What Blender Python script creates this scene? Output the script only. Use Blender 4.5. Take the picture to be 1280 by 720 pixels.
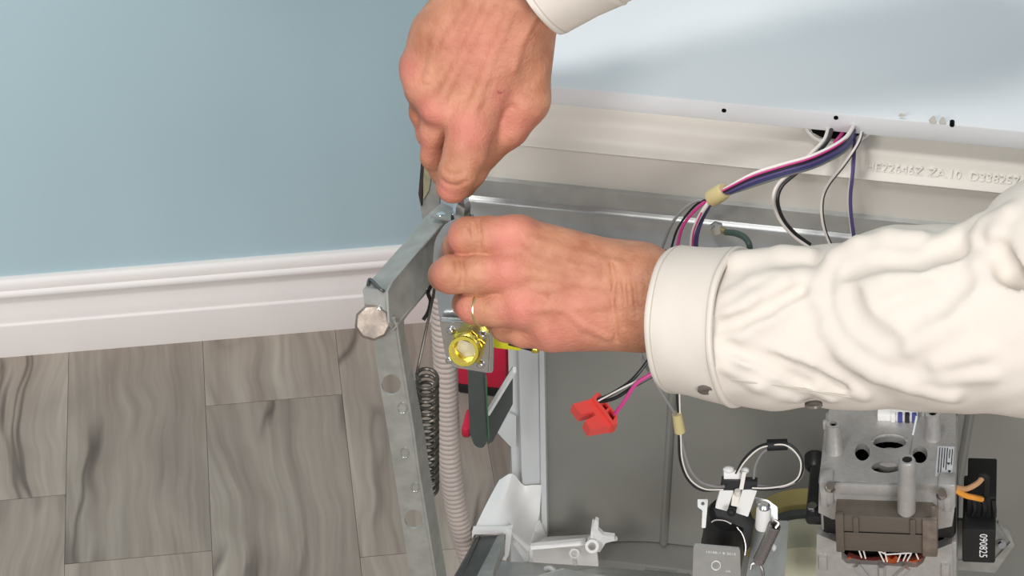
import bpy, bmesh, math, random
import numpy as np
from mathutils import Vector, Matrix
from mathutils.geometry import tessellate_polygon
random.seed(7); np.random.seed(7)
for o in list(bpy.data.objects): bpy.data.objects.remove(o)
C = bpy.context.scene.collection
sc = bpy.context.scene

# ---------------------------------------------------------------- camera
CAM_H = 1.66; FPX = 3000.0; PITCH = math.radians(40)
cd = bpy.data.cameras.new('camera'); cam = bpy.data.objects.new('camera', cd); C.objects.link(cam)
cam.location = (0, 0, CAM_H); cam.rotation_euler = (math.radians(90) - PITCH, 0, 0)
cd.sensor_width = 36; cd.lens = FPX * 36 / 1280; cd.clip_start = .05; cd.clip_end = 50
sc.camera = cam
# ---------------------------------------------------------------- world, lamps, exposure
wd = bpy.data.worlds.new('world'); sc.world = wd; wd.use_nodes = True
wd.node_tree.nodes['Background'].inputs[0].default_value = (.90, .95, 1.0, 1)
wd.node_tree.nodes['Background'].inputs[1].default_value = .36
def area(name, loc, target, size, power, col=(1, 1, 1)):
    l = bpy.data.lights.new(name, 'AREA'); l.shape = 'SQUARE'; l.size = size; l.energy = power; l.color = col
    o = bpy.data.objects.new(name, l); C.objects.link(o); o.location = loc
    o.rotation_euler = (Vector(target) - Vector(loc)).to_track_quat('-Z', 'Y').to_euler()
    return o
area('unseen_area_lamp', (-.42, .5, 2.75), (.05, 1.45, .5), .36, 27, (1, .985, .96))  # unseen overhead key, set steep so the sleeve's shadow crosses the door
area('unseen_area_lamp', (-1.0, -.5, 1.75), (.0, 1.6, .4), .6, 18, (1, .985, .96))  # unseen front-left fill, there to brighten the door edge
area('unseen_area_lamp', (.7, -.55, 1.35), (.2, 1.4, .45), .7, 20, (1, .99, .97))  # unseen low front fill, added to brighten the motor
sc.view_settings.view_transform = 'Standard'; sc.view_settings.look = 'None'
sc.view_settings.exposure = 0.0; sc.view_settings.gamma = 1; sc.view_settings.use_curve_mapping = False

# ---------------------------------------------------------------- placing helpers
cP, sP = math.cos(PITCH), math.sin(PITCH)
def ray(px, py):
    u = -(py - 360) / FPX
    return Vector(((px - 640) / FPX, cP + sP * u, -sP + cP * u))
EYE = Vector((0, 0, CAM_H))
def P(px, py, d): return EYE + ray(px, py) * d
# dishwasher frame: w along its width, n along its height (away), z up; origin at its lower front corner
ANG = math.radians(9.4)
WA = Vector((math.cos(ANG), -math.sin(ANG), 0)); NA = Vector((math.sin(ANG), math.cos(ANG), 0)); ZA = Vector((0, 0, 1))
DO = Vector((-.03, 1.426, 0))
def DW(w, n, z): return DO + WA * w + NA * n + ZA * z
def VN(px, py, n):
    r = ray(px, py); d = (n + DO.dot(NA)) / (r.dot(NA)); return EYE + r * d
def wz(px, py, n):
    v = VN(px, py, n) - DO; return v.dot(WA), v.z
def VZ(px, py, z):
    r = ray(px, py); return EYE + r * ((z - CAM_H) / r.z)
def wn(px, py, z):
    v = VZ(px, py, z) - DO; return v.dot(WA), v.dot(NA)
def plane3(a, b, c):
    A, B, D = P(*a), P(*b), P(*c); nn = (B - A).cross(D - A)
    def f(px, py):
        r = ray(px, py); return EYE + r * (nn.dot(A - EYE) / nn.dot(r))
    return f
def rpoly(pts, r, seg=5):
    out = []; n = len(pts)
    rs = r if isinstance(r, (list, tuple)) else [r] * n
    for i in range(n):
        p = Vector(pts[i][:2]); a = Vector(pts[i - 1][:2]); b = Vector(pts[(i + 1) % n][:2])
        u = (a - p); v = (b - p); rr = min(rs[i], u.length * .48, v.length * .48)
        if rr < 1e-9: out.append((p.x, p.y)); continue
        A = p + u.normalized() * rr; B = p + v.normalized() * rr
        for k in range(seg + 1):
            t = k / seg; q = A * (1 - t) ** 2 + p * 2 * t * (1 - t) + B * t * t; out.append((q.x, q.y))
    return out
def circ(cx, cy, rx, ry=None, n=20, rot=0):
    ry = rx if ry is None else ry; o = []
    for k in range(n):
        a = 2 * math.pi * k / n; x, y = rx * math.cos(a), ry * math.sin(a)
        o.append((cx + x * math.cos(rot) - y * math.sin(rot), cy + x * math.sin(rot) + y * math.cos(rot)))
    return o
def spline(pts, sub=8):
    pts = [Vector(p) for p in pts]
    if len(pts) < 3: return pts
    q = [pts[0] * 2 - pts[1]] + pts + [pts[-1] * 2 - pts[-2]]; out = []
    for i in range(1, len(q) - 2):
        a, b, c, d = q[i - 1:i + 3]
        for k in range(sub):
            t = k / sub
            out.append(.5 * (2 * b + (c - a) * t + (2 * a - 5 * b + 4 * c - d) * t * t + (3 * b - a - 3 * c + d) * t ** 3))
    out.append(pts[-1]); return out

# ---------------------------------------------------------------- mesh builder
class MB:
    def __init__(s): s.bm = bmesh.new()
    def add(s, vs, fs):
        v = [s.bm.verts.new(p) for p in vs]
        for f in fs:
            try: s.bm.faces.new([v[i] for i in f])
            except ValueError: pass
        return v
    def sheet(s, pts, thick, holes=()):
        """flat plate; pts are its face toward the viewer, thickness goes away from it"""
        pts = [Vector(p) for p in pts]; holes = [[Vector(p) for p in h] for h in holes]
        nn = Vector((0, 0, 0))
        for i, p in enumerate(pts):
            q = pts[(i + 1) % len(pts)]; nn += p.cross(q)
        nn.normalize()
        if isinstance(thick, Vector): off = thick
        else:
            ctr = sum(pts, Vector((0, 0, 0))) / len(pts)
            if nn.dot(EYE - ctr) < 0: nn = -nn
            off = -nn * thick
        loops = [pts] + holes; allp = [p for l in loops for p in l]; N = len(allp)
        tris = tessellate_polygon(loops)
        fs = [tuple(t) for t in tris] + [tuple(i + N for i in reversed(t)) for t in tris]
        b = 0
        for l in loops:
            m = len(l)
            for i in range(m):
                j = (i + 1) % m; fs.append((b + i, b + j, b + j + N, b + i + N))
            b += m
        s.add(allp + [p + off for p in allp], fs); return s
    def patch(s, rows, off):
        """closed shell over a grid of points"""
        n, m = len(rows), len(rows[0]); A = [Vector(p) for r in rows for p in r]; N = n * m; fs = []
        for i in range(n - 1):
            for j in range(m - 1):
                q = (i * m + j, i * m + j + 1, (i + 1) * m + j + 1, (i + 1) * m + j); fs += [q, tuple(k + N for k in reversed(q))]
        rim = [j for j in range(m)] + [i * m + m - 1 for i in range(1, n)] + [(n - 1) * m + j for j in range(m - 2, -1, -1)] + [i * m for i in range(n - 2, 0, -1)]
        for a, b in zip(rim, rim[1:] + rim[:1]): fs.append((a, b, b + N, a + N))
        s.add(A + [p + off for p in A], fs); return s
    def prism(s, M, prof, depth):
        """profile in xy of M, extruded from z=0 to z=depth"""
        n = len(prof); tris = tessellate_polygon([[Vector((a, b, 0)) for a, b in prof]])
        vs = [M @ Vector((a, b, 0)) for a, b in prof] + [M @ Vector((a, b, depth)) for a, b in prof]
        fs = [tuple(t) for t in tris] + [tuple(i + n for i in reversed(t)) for t in tris]
        fs += [(i, (i + 1) % n, (i + 1) % n + n, i + n) for i in range(n)]
        s.add(vs, fs); return s
    def box(s, a, b, bev=0, T=None):
        """box from corner a to corner b, in the frame T(x,y,z)->world"""
        T = T or (lambda x, y, z: Vector((x, y, z)))
        c = [(x, y, z) for x in (a[0], b[0]) for y in (a[1], b[1]) for z in (a[2], b[2])]
        v = s.add([T(*p) for p in c], [(0, 1, 3, 2), (4, 6, 7, 5), (0, 4, 5, 1), (2, 3, 7, 6), (0, 2, 6, 4), (1, 5, 7, 3)])
        if bev:
            es = {e for x in v for e in x.link_edges}
            bmesh.ops.bevel(s.bm, geom=list(es), offset=bev, segments=2, profile=.5, affect='EDGES', clamp_overlap=True)
        return s
    def cyl(s, p0, p1, r0, r1=None, seg=20, cap=True, flat0=None):
        return s.lathe(p0, p1, [(0, r0), (1, r0 if r1 is None else r1)], seg, cap)
    def lathe(s, p0, p1, prof, seg=24, cap=True, close=False, phase=0):
        p0, p1 = Vector(p0), Vector(p1); ax = p1 - p0
        z = ax.normalized(); x = z.orthogonal().normalized(); y = z.cross(x); vs = []; fs = []
        for t, r in prof:
            for k in range(seg):
                a = 2 * math.pi * k / seg + phase
                vs.append(p0 + ax * t + (x * math.cos(a) + y * math.sin(a)) * r)
        m = len(prof)
        for i in range(m if close else m - 1):
            j = (i + 1) % m
            for k in range(seg):
                l = (k + 1) % seg; fs.append((i * seg + k, i * seg + l, j * seg + l, j * seg + k))
        if cap and not close:
            fs.append(tuple(reversed(range(seg)))); fs.append(tuple(range((m - 1) * seg, m * seg)))
        s.add(vs, fs); return s
    def tube(s, path, r, seg=8, cap=True):
        path = [Vector(p) for p in path]; n = len(path); vs = []; fs = []
        rs = r if isinstance(r, (list, tuple)) else [r] * n
        t0 = (path[1] - path[0]).normalized(); x = t0.orthogonal().normalized()
        for i, p in enumerate(path):
            t = (path[min(i + 1, n - 1)] - path[max(i - 1, 0)]).normalized()
            x = (x - t * x.dot(t)).normalized(); y = t.cross(x)
            for k in range(seg):
                a = 2 * math.pi * k / seg; vs.append(p + (x * math.cos(a) + y * math.sin(a)) * rs[i])
        for i in range(n - 1):
            for k in range(seg):
                l = (k + 1) % seg; fs.append((i * seg + k, i * seg + l, (i + 1) * seg + l, (i + 1) * seg + k))
        if cap: fs.append(tuple(reversed(range(seg)))); fs.append(tuple(range((n - 1) * seg, n * seg)))
        s.add(vs, fs); return s
    def ball(s, c, r, sx=(1, 1, 1), M=None):
        m = Matrix.Translation(c) @ (M.to_4x4() if M else Matrix.Identity(4)) @ Matrix.Diagonal((r * sx[0], r * sx[1], r * sx[2], 1))
        bmesh.ops.create_uvsphere(s.bm, u_segments=16, v_segments=10, radius=1, matrix=m); return s
    def build(s, name, m, parent=None, sharp=.6, merge=0):
        bm = s.bm
        if merge: bmesh.ops.remove_doubles(bm, verts=bm.verts, dist=merge)
        bmesh.ops.recalc_face_normals(bm, faces=bm.faces)
        for f in bm.faces: f.smooth = True
        for e in bm.edges:
            if len(e.link_faces) == 2 and e.calc_face_angle(0) > sharp: e.smooth = False
        me = bpy.data.meshes.new(name); bm.to_mesh(me); bm.free()
        return link(name, me, m, parent)
def link(name, me, m, parent=None):
    o = bpy.data.objects.new(name, me); C.objects.link(o)
    me.materials.clear(); me.materials.append(MATS[m])
    if parent is not None:
        o.parent = parent
        if parent.type == 'EMPTY': o.matrix_parent_inverse = Matrix.Translation(-parent.location)
    return o
def tag(o, label, cat, group=None):
    o['label'] = label; o['category'] = cat
    if group: o['group'] = group
    return o
def thing(name, loc, label, cat, group=None):
    o = bpy.data.objects.new(name, None); C.objects.link(o); o.location = loc; o.empty_display_size = .02
    return tag(o, label, cat, group)
def struct(o): o['kind'] = 'structure'; return o
def text(name, body, size, M, m, parent, depth=.0001, align='LEFT'):
    cu = bpy.data.curves.new(name, 'FONT'); cu.body = body; cu.size = size; cu.extrude = depth; cu.align_x = align; cu.resolution_u = 2
    t = bpy.data.objects.new(name, cu); C.objects.link(t)
    dg = bpy.context.evaluated_depsgraph_get(); me = bpy.data.meshes.new_from_object(t.evaluated_get(dg))
    bpy.data.objects.remove(t); me.transform(M); return link(name, me, m, parent)
def frameM(o, x, y):
    x = Vector(x).normalized(); y = Vector(y); y = (y - x * y.dot(x)).normalized(); z = x.cross(y)
    m = Matrix((x, y, z)).transposed().to_4x4(); m.translation = o; return m

# ---------------------------------------------------------------- materials
MATS = {}
def srgb(r, g, b):
    return tuple((c / 255 / 12.92 if c / 255 <= .04045 else ((c / 255 + .055) / 1.055) ** 2.4) for c in (r, g, b)) + (1,)
def mat(name, col, rough=.5, metal=0, var=0, vs=40, bump=0, bs=300, spec=.5, coat=0, stretch=None, sss=0, trans=0, emit=0):
    m = bpy.data.materials.new(name); m.use_nodes = True; nt = m.node_tree; b = nt.nodes['Principled BSDF']
    c = srgb(*col); b.inputs['Base Color'].default_value = c; b.inputs['Roughness'].default_value = rough
    b.inputs['Metallic'].default_value = metal; b.inputs['Specular IOR Level'].default_value = spec
    b.inputs['Coat Weight'].default_value = coat; b.inputs['Subsurface Weight'].default_value = sss
    b.inputs['Subsurface Scale'].default_value = .003; b.inputs['Transmission Weight'].default_value = trans
    tc = nt.nodes.new('ShaderNodeTexCoord'); src = tc.outputs['Object']
    if stretch:
        mp = nt.nodes.new('ShaderNodeMapping'); mp.inputs['Scale'].default_value = stretch
        nt.links.new(src, mp.inputs[0]); src = mp.outputs[0]
    if var:
        n = nt.nodes.new('ShaderNodeTexNoise'); n.inputs['Scale'].default_value = vs; n.inputs['Detail'].default_value = 4
        nt.links.new(src, n.inputs['Vector'])
        r = nt.nodes.new('ShaderNodeValToRGB'); r.color_ramp.elements[0].position = .3; r.color_ramp.elements[1].position = .7
        r.color_ramp.elements[0].color = tuple(x * (1 - var) for x in c[:3]) + (1,)
        r.color_ramp.elements[1].color = tuple(min(1, x * (1 + var)) for x in c[:3]) + (1,)
        nt.links.new(n.outputs['Fac'], r.inputs[0]); nt.links.new(r.outputs[0], b.inputs['Base Color'])
    if bump:
        n = nt.nodes.new('ShaderNodeTexNoise'); n.inputs['Scale'].default_value = bs; n.inputs['Detail'].default_value = 3
        nt.links.new(src, n.inputs['Vector'])
        bp = nt.nodes.new('ShaderNodeBump'); bp.inputs['Strength'].default_value = bump; bp.inputs['Distance'].default_value = .001
        nt.links.new(n.outputs['Fac'], bp.inputs['Height']); nt.links.new(bp.outputs[0], b.inputs['Normal'])
    MATS[name] = m; return m
mat('wall_paint', (180, 204, 212), .75, var=.015, vs=3, bump=.12, bs=140, spec=.2)
mat('trim_white', (236, 229, 226), .42, bump=.03, bs=60)
mat('joint_dark', (122, 112, 103), .8)
mat('door_white', (228, 229, 231), .2, var=.012, vs=6, coat=.25)
mat('cream_plastic', (234, 228, 219), .36, var=.015, vs=12)
mat('cream_raised', (246, 242, 236), .35)
mat('steel', (196, 198, 197), .36, .6, var=.08, vs=60, bump=.04, bs=200)
mat('steel_bright', (205, 207, 206), .26, .95, var=.05, vs=90)
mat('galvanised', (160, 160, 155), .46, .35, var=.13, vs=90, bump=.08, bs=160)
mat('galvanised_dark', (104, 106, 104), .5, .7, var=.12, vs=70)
mat('worn_bolt', (150, 138, 128), .45, .7, var=.22, vs=130, bump=.3, bs=250)
mat('plate_grey', (196, 197, 194), .4, .25, var=.05, vs=50)
mat('chrome', (220, 220, 222), .12, 1)
mat('tub_grey', (132, 131, 125), .42, var=.05, vs=16, bump=.02, bs=90)
mat('tub_grey_light', (192, 195, 195), .4, var=.03, vs=20)
mat('skirt_plastic', (206, 208, 208), .4, var=.02, vs=20)
mat('white_plastic', (240, 238, 236), .4)
mat('black_plastic', (26, 26, 27), .42, bump=.05)
mat('black_rubber', (18, 18, 18), .6)
mat('dark_strap', (74, 80, 78), .5, var=.1, vs=30)
mat('green_edge', (60, 120, 84), .5)
mat('spring_dark', (84, 79, 73), .34, .6)
mat('spring_bright', (165, 158, 156), .32, .85)
mat('hose', (172, 160, 153), .45, var=.04, vs=20, sss=.1)
mat('brass', (236, 214, 92), .2, 1)
mat('yellow_plastic', (206, 200, 38), .35)
mat('red_plastic', (214, 34, 70), .45, sss=.05)
mat('red_connector', (232, 78, 70), .38)
mat('cast_aluminium', (190, 187, 184), .38, .5, var=.06, vs=200, bump=.35, bs=700)
mat('lamination', (112, 103, 94), .5, .4, var=.1, vs=40, stretch=(1, 1, 30))
mat('copper', (222, 110, 60), .3, 1, var=.2, vs=200)
mat('copper_dark', (96, 40, 30), .4, .5)
mat('string_white', (238, 232, 226), .6)
mat('paper_label', (226, 227, 230), .5)
mat('ink', (55, 55, 58), .7)
mat('print_white', (235, 235, 235), .5)
mat('olive', (150, 138, 86), .45, var=.1, vs=20)
mat('pale_green', (205, 204, 178), .5)
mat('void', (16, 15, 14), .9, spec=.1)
mat('stain', (214, 212, 204), .4)
mat('wire_white', (238, 230, 222), .4); mat('wire_black', (30, 28, 30), .4); mat('wire_pink', (206, 64, 140), .4)
mat('wire_purple', (78, 68, 118), .4); mat('wire_blue', (70, 74, 140), .4); mat('wire_grey', (140, 138, 138), .4)
mat('wire_green', (70, 92, 84), .45); mat('wire_orange', (240, 160, 60), .4); mat('wire_tan', (196, 150, 108), .4)
mat('tape', (206, 190, 138), .4); mat('gold', (240, 216, 160), .2, 1); mat('scab', (150, 66, 70), .5)
mat('button', (98, 90, 84), .3)
mat('shirt', (212, 203, 193), .75, var=.012, vs=25, bump=.12, bs=900, spec=.2)
mat('shirt_thread', (186, 178, 166), .8)
mat('insulation', (150, 146, 118), .7, var=.4, vs=50)
mat('hinge_rust', (58, 50, 46), .6, .2, var=.3, vs=80)
mat('nail', (222, 170, 150), .3)

def skin_mat():
    m = bpy.data.materials.new('skin'); m.use_nodes = True; nt = m.node_tree; L = nt.links; b = nt.nodes['Principled BSDF']
    tc = nt.nodes.new('ShaderNodeTexCoord')
    at = nt.nodes.new('ShaderNodeAttribute'); at.attribute_name = 'flush'
    n1 = nt.nodes.new('ShaderNodeTexNoise'); n1.inputs['Scale'].default_value = 55; n1.inputs['Detail'].default_value = 5
    L.new(tc.outputs['Object'], n1.inputs['Vector'])
    r1 = nt.nodes.new('ShaderNodeValToRGB'); r1.color_ramp.elements[0].position = .32; r1.color_ramp.elements[1].position = .7
    r1.color_ramp.elements[0].color = srgb(166, 108, 80); r1.color_ramp.elements[1].color = srgb(196, 140, 110)
    L.new(n1.outputs['Fac'], r1.inputs[0])
    mx = nt.nodes.new('ShaderNodeMixRGB'); mx.inputs[2].default_value = srgb(212, 126, 116)
    L.new(at.outputs['Fac'], mx.inputs[0]); L.new(r1.outputs[0], mx.inputs[1]); L.new(mx.outputs[0], b.inputs['Base Color'])
    b.inputs['Roughness'].default_value = .5; b.inputs['Specular IOR Level'].default_value = .35
    b.inputs['Subsurface Weight'].default_value = .12; b.inputs['Subsurface Radius'].default_value = (1, .4, .25); b.inputs['Subsurface Scale'].default_value = .004
    v = nt.nodes.new('ShaderNodeTexVoronoi'); v.inputs['Scale'].default_value = 480; L.new(tc.outputs['Object'], v.inputs['Vector'])
    n2 = nt.nodes.new('ShaderNodeTexNoise'); n2.inputs['Scale'].default_value = 130; n2.inputs['Detail'].default_value = 6; n2.inputs['Distortion'].default_value = 1.2
    L.new(tc.outputs['Object'], n2.inputs['Vector'])
    ad = nt.nodes.new('ShaderNodeMath'); ad.operation = 'MULTIPLY_ADD'; ad.inputs[1].default_value = .35
    L.new(v.outputs['Distance'], ad.inputs[0]); L.new(n2.outputs['Fac'], ad.inputs[2])
    bp = nt.nodes.new('ShaderNodeBump'); bp.inputs['Strength'].default_value = .5; bp.inputs['Distance'].default_value = .0012
    L.new(ad.outputs[0], bp.inputs['Height']); L.new(bp.outputs[0], b.inputs['Normal']); MATS['skin'] = m
skin_mat()
def wood_mat():
    m = bpy.data.materials.new('vinyl_oak'); m.use_nodes = True; nt = m.node_tree; L = nt.links; b = nt.nodes['Principled BSDF']
    N = nt.nodes.new
    tc = N('ShaderNodeTexCoord'); oi = N('ShaderNodeObjectInfo')
    off = N('ShaderNodeVectorMath'); off.operation = 'SCALE'; off.inputs[0].default_value = (13.1, 7.7, 3.3)
    ml = N('ShaderNodeMath'); ml.operation = 'MULTIPLY'; ml.inputs[1].default_value = 9.0
    L.new(oi.outputs['Random'], ml.inputs[0]); L.new(ml.outputs[0], off.inputs['Scale'])
    ad = N('ShaderNodeVectorMath'); ad.operation = 'ADD'; L.new(tc.outputs['Object'], ad.inputs[0]); L.new(off.outputs[0], ad.inputs[1])
    # slow waviness of the grain
    wob = N('ShaderNodeTexNoise'); wob.inputs['Scale'].default_value = 5.5; wob.inputs['Detail'].default_value = 2
    L.new(ad.outputs[0], wob.inputs['Vector'])
    wsub = N('ShaderNodeVectorMath'); wsub.operation = 'SUBTRACT'; wsub.inputs[1].default_value = (.5, .5, .5); L.new(wob.outputs['Color'], wsub.inputs[0])
    wsc = N('ShaderNodeVectorMath'); wsc.operation = 'MULTIPLY'; wsc.inputs[1].default_value = (.055, .04, 0); L.new(wsub.outputs[0], wsc.inputs[0])
    a2 = N('ShaderNodeVectorMath'); a2.operation = 'ADD'; L.new(ad.outputs[0], a2.inputs[0]); L.new(wsc.outputs[0], a2.inputs[1])
    def stretched(sx, sy, scale, detail, dist=0):
        mp = N('ShaderNodeMapping'); mp.inputs['Scale'].default_value = (sx, sy, 1); L.new(a2.outputs[0], mp.inputs[0])
        n = N('ShaderNodeTexNoise'); n.inputs['Scale'].default_value = scale; n.inputs['Detail'].default_value = detail; n.inputs['Distortion'].default_value = dist
        L.new(mp.outputs[0], n.inputs['Vector']); return n.outputs['Fac']
    def ramp(src, stops):
        r = N('ShaderNodeValToRGB'); e = r.color_ramp.elements
        while len(e) < len(stops): e.new(.5)
        for x, (p, c) in zip(e, stops): x.position = p; x.color = c
        L.new(src, r.inputs[0]); return r.outputs[0]
    base = ramp(stretched(1, .08, 34, 8, .4), [(.28, srgb(140, 128, 118)), (.5, srgb(156, 145, 134)), (.72, srgb(170, 160, 148))])
    fine = ramp(stretched(1, .035, 160, 3), [(.3, (.85, .85, .85, 1)), (.66, (1.07, 1.07, 1.07, 1))])
    m1 = N('ShaderNodeMixRGB'); m1.blend_type = 'MULTIPLY'; m1.inputs[0].default_value = 1; L.new(base, m1.inputs[1]); L.new(fine, m1.inputs[2])
    # contour lines of a smooth field: cathedral grain
    mp = N('ShaderNodeMapping'); mp.inputs['Scale'].default_value = (1, .28, 1); L.new(a2.outputs[0], mp.inputs[0])
    fl = N('ShaderNodeTexNoise'); fl.inputs['Scale'].default_value = 8; fl.inputs['Detail'].default_value = 1.2; L.new(mp.outputs[0], fl.inputs['Vector'])
    mm = N('ShaderNodeMath'); mm.operation = 'MULTIPLY'; mm.inputs[1].default_value = 16; L.new(fl.outputs['Fac'], mm.inputs[0])
    fr = N('ShaderNodeMath'); fr.operation = 'PINGPONG'; fr.inputs[1].default_value = 1; L.new(mm.outputs[0], fr.inputs[0])
    rings = ramp(fr.outputs[0], [(0, (.86, .85, .84, 1)), (.5, (.97, .97, .97, 1)), (1, (1.04, 1.04, 1.04, 1))])
    m2 = N('ShaderNodeMixRGB'); m2.blend_type = 'MULTIPLY'; m2.inputs[0].default_value = .55; L.new(m1.outputs[0], m2.inputs[1]); L.new(rings, m2.inputs[2])
    # dark cracks
    cr = stretched(1, .12, 9, 3, .8)
    cs = N('ShaderNodeMath'); cs.operation = 'SUBTRACT'; cs.inputs[1].default_value = .5; L.new(cr, cs.inputs[0])
    ca = N('ShaderNodeMath'); ca.operation = 'ABSOLUTE'; L.new(cs.outputs[0], ca.inputs[0])
    cm = ramp(ca.outputs[0], [(0, (.45, .43, .43, 1)), (.008, (.62, .60, .60, 1)), (.026, (1, 1, 1, 1))])
    gate = ramp(stretched(1, .5, 7, 1), [(.42, (0, 0, 0, 1)), (.54, (1, 1, 1, 1))])
    m3 = N('ShaderNodeMixRGB'); m3.blend_type = 'MULTIPLY'; L.new(gate, m3.inputs[0]); L.new(m2.outputs[0], m3.inputs[1]); L.new(cm, m3.inputs[2])
    hs = N('ShaderNodeHueSaturation'); mr = N('ShaderNodeMapRange'); mr.inputs['To Min'].default_value = .9; mr.inputs['To Max'].default_value = 1.08
    L.new(oi.outputs['Random'], mr.inputs[0]); L.new(mr.outputs[0], hs.inputs['Value']); L.new(m3.outputs[0], hs.inputs['Color'])
    L.new(hs.outputs[0], b.inputs['Base Color']); b.inputs['Roughness'].default_value = .5; b.inputs['Specular IOR Level'].default_value = .35
    bp = N('ShaderNodeBump'); bp.inputs['Strength'].default_value = .15; bp.inputs['Distance'].default_value = .001
    L.new(fine, bp.inputs['Height']); L.new(bp.outputs[0], b.inputs['Normal']); MATS['vinyl_oak'] = m
wood_mat()

# ---------------------------------------------------------------- the room
WANG = math.radians(7.3)
WD = Vector((math.cos(WANG), math.sin(WANG), 0)); WN = Vector((math.sin(WANG), -math.cos(WANG), 0))   # along the wall, into the room
W0 = Vector((-.535, 1.880, 0))
def RM(a, b, z): return W0 + WD * a + WN * b + ZA * z
floor = struct(MB().box((-1.6, -.05, -.06), (2.2, 2.6, -.007), 0, RM).build('floor', 'joint_dark'))
struct(MB().box((-1.6, -.12, -.06), (2.2, 0, 2.7), 0, RM).build('wall_back', 'wall_paint'))
prof = [(0, 0), (.015, 0), (.015, .041), (.0145, .0425), (.012, .0435), (.0115, .047), (.0100, .053), (.0068, .060), (.0056, .068), (.0060, .074),
        (.009, .0765), (.0125, .0775), (.0132, .080), (.0115, .0825), (.0095, .084), (.0095, .0865), (.0085, .091), (.006, .0945), (.003, .096), (0, .096)]
Mb = frameM(RM(-1.6, 0, 0), WN, ZA)
Mb2 = Matrix((Vector((WN.x, 0, WD.x, 0)), Vector((WN.y, 0, WD.y, 0)), Vector((0, 1, 0, 0)), Vector((0, 0, 0, 1)))); Mb2.translation = RM(-1.6, 0, 0)
struct(MB().prism(Mb2, prof, 3.8).build('baseboard_back', 'trim_white', sharp=.9))
PW = .139
def plank_mesh(length):
    bm = bmesh.new(); g = .00015
    mb = MB(); mb.bm.free(); mb.bm = bm
    mb.box((-PW / 2 + g, -length / 2 + g, -.007), (PW / 2 - g, length / 2 - g, 0), .0002)
    bmesh.ops.recalc_face_normals(bm, faces=bm.faces)
    me = bpy.data.meshes.new('plank'); bm.to_mesh(me); bm.free(); me.materials.append(MATS['vinyl_oak']); return me
PL = .92; pm = plank_mesh(PL)
# a row edge passes through the pixel (260,600); end joints at the pixels (300,504) and (160,698)
e0 = VZ(261, 600, 0) - W0; a_edge = e0.dot(WD)
j1 = (VZ(300, 504, 0) - W0).dot(WN); j0 = (VZ(160, 698, 0) - W0).dot(WN)
for r in range(-8, 14):
    if r == 0: b0 = j1
    elif r == -1: b0 = j0
    else: b0 = ((r * .377) % 1) * PL
    a = a_edge + (r + .5) * PW
    for k in range(-3, 5):
        c = b0 + (k + .5) * PL
        lo, hi = c - PL / 2, c + PL / 2
        if hi < .02 or lo > 2.4: continue
        if lo < 0:
            me = plank_mesh(hi - .001); c = hi / 2
        else: me = pm
        o = bpy.data.objects.new('plank', me); C.objects.link(o); o.parent = floor
        o.location = RM(a, c, 0); o.rotation_euler = (0, 0, WANG)

# ---------------------------------------------------------------- dishwasher lying on its back
dish = thing('dishwasher', DW(.3, .2, 0), 'white dishwasher lying on its back with grey underside and steel frame exposed', 'dishwasher')
door = MB().box((0, 0, .6445), (.6, .5, .661), .0018, DW).build('door_panel', 'door_white', dish)
door['label'] = 'glossy white outer door panel'
for px, py in ((905, 138), (1045, 147), (1190, 156)):
    w, z = wz(px, py, 0); MB().cyl(DW(w, -.0004, z), DW(w, .004, z), .0017).build('screw_hole', 'void', door)
for px, py, sx, sy in ((1127, 144, .0022, .0016), (1166, 150, .0025, .0034), (1178, 151, .0024, .003)):
    w, z = wz(px, py, 0); pts = []
    for k in range(14):
        a = 2 * math.pi * k / 14; rr = 1 + .18 * math.sin(3 * a + px)
        pts.append(DW(w + sx * rr * math.cos(a), -.0002, z + sy * rr * math.sin(a)))
    MB().sheet(pts, .0003).build('glue_stain', 'stain', door)
def extr(prof, w0, w1, name, m, parent, sharp=.5):
    Mx = Matrix((Vector((NA.x, 0, WA.x, 0)), Vector((NA.y, 0, WA.y, 0)), Vector((0, 1, 0, 0)), Vector((0, 0, 0, 1)))); Mx.translation = DW(w0, 0, 0)
    return MB().prism(Mx, prof, w1 - w0).build(name, m, parent, sharp=sharp)
lip = [(.06, .6445), (.022, .6445), (.0215, .640), (.018, .633), (.014, .6285), (.0105, .6255), (.0085, .621), (.007, .614), (.003, .6085), (.0005, .6075), (-.0008, .606),
       (.0002, .6045), (.003, .603), (.0045, .600), (.0055, .575), (.0055, .560), (.06, .560)]
cream = extr(lip, .0, .6, 'door_inner_liner', 'cream_plastic', dish, sharp=.7); cream['label'] = 'cream plastic ribbed liner edge'
tx, tz = wz(1082, 207, .004)
Mt = frameM(DW(tx, .0033, tz - .003), WA, ZA)
text('moulded_lettering', 'HE22646Z', .0095, frameM(DW(.288, .0045, .6105), WA, Vector(NA * .35 + ZA)), 'cream_raised', cream, .0006)
text('moulded_lettering', 'ZA.10', .0095, frameM(DW(.333, .0045, .6105), WA, Vector(NA * .35 + ZA)), 'cream_raised', cream, .0006)
text('moulded_lettering', 'D3382571', .0095, frameM(DW(.3625, .0045, .6105), WA, Vector(NA * .35 + ZA)), 'cream_raised', cream, .0006)
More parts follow.
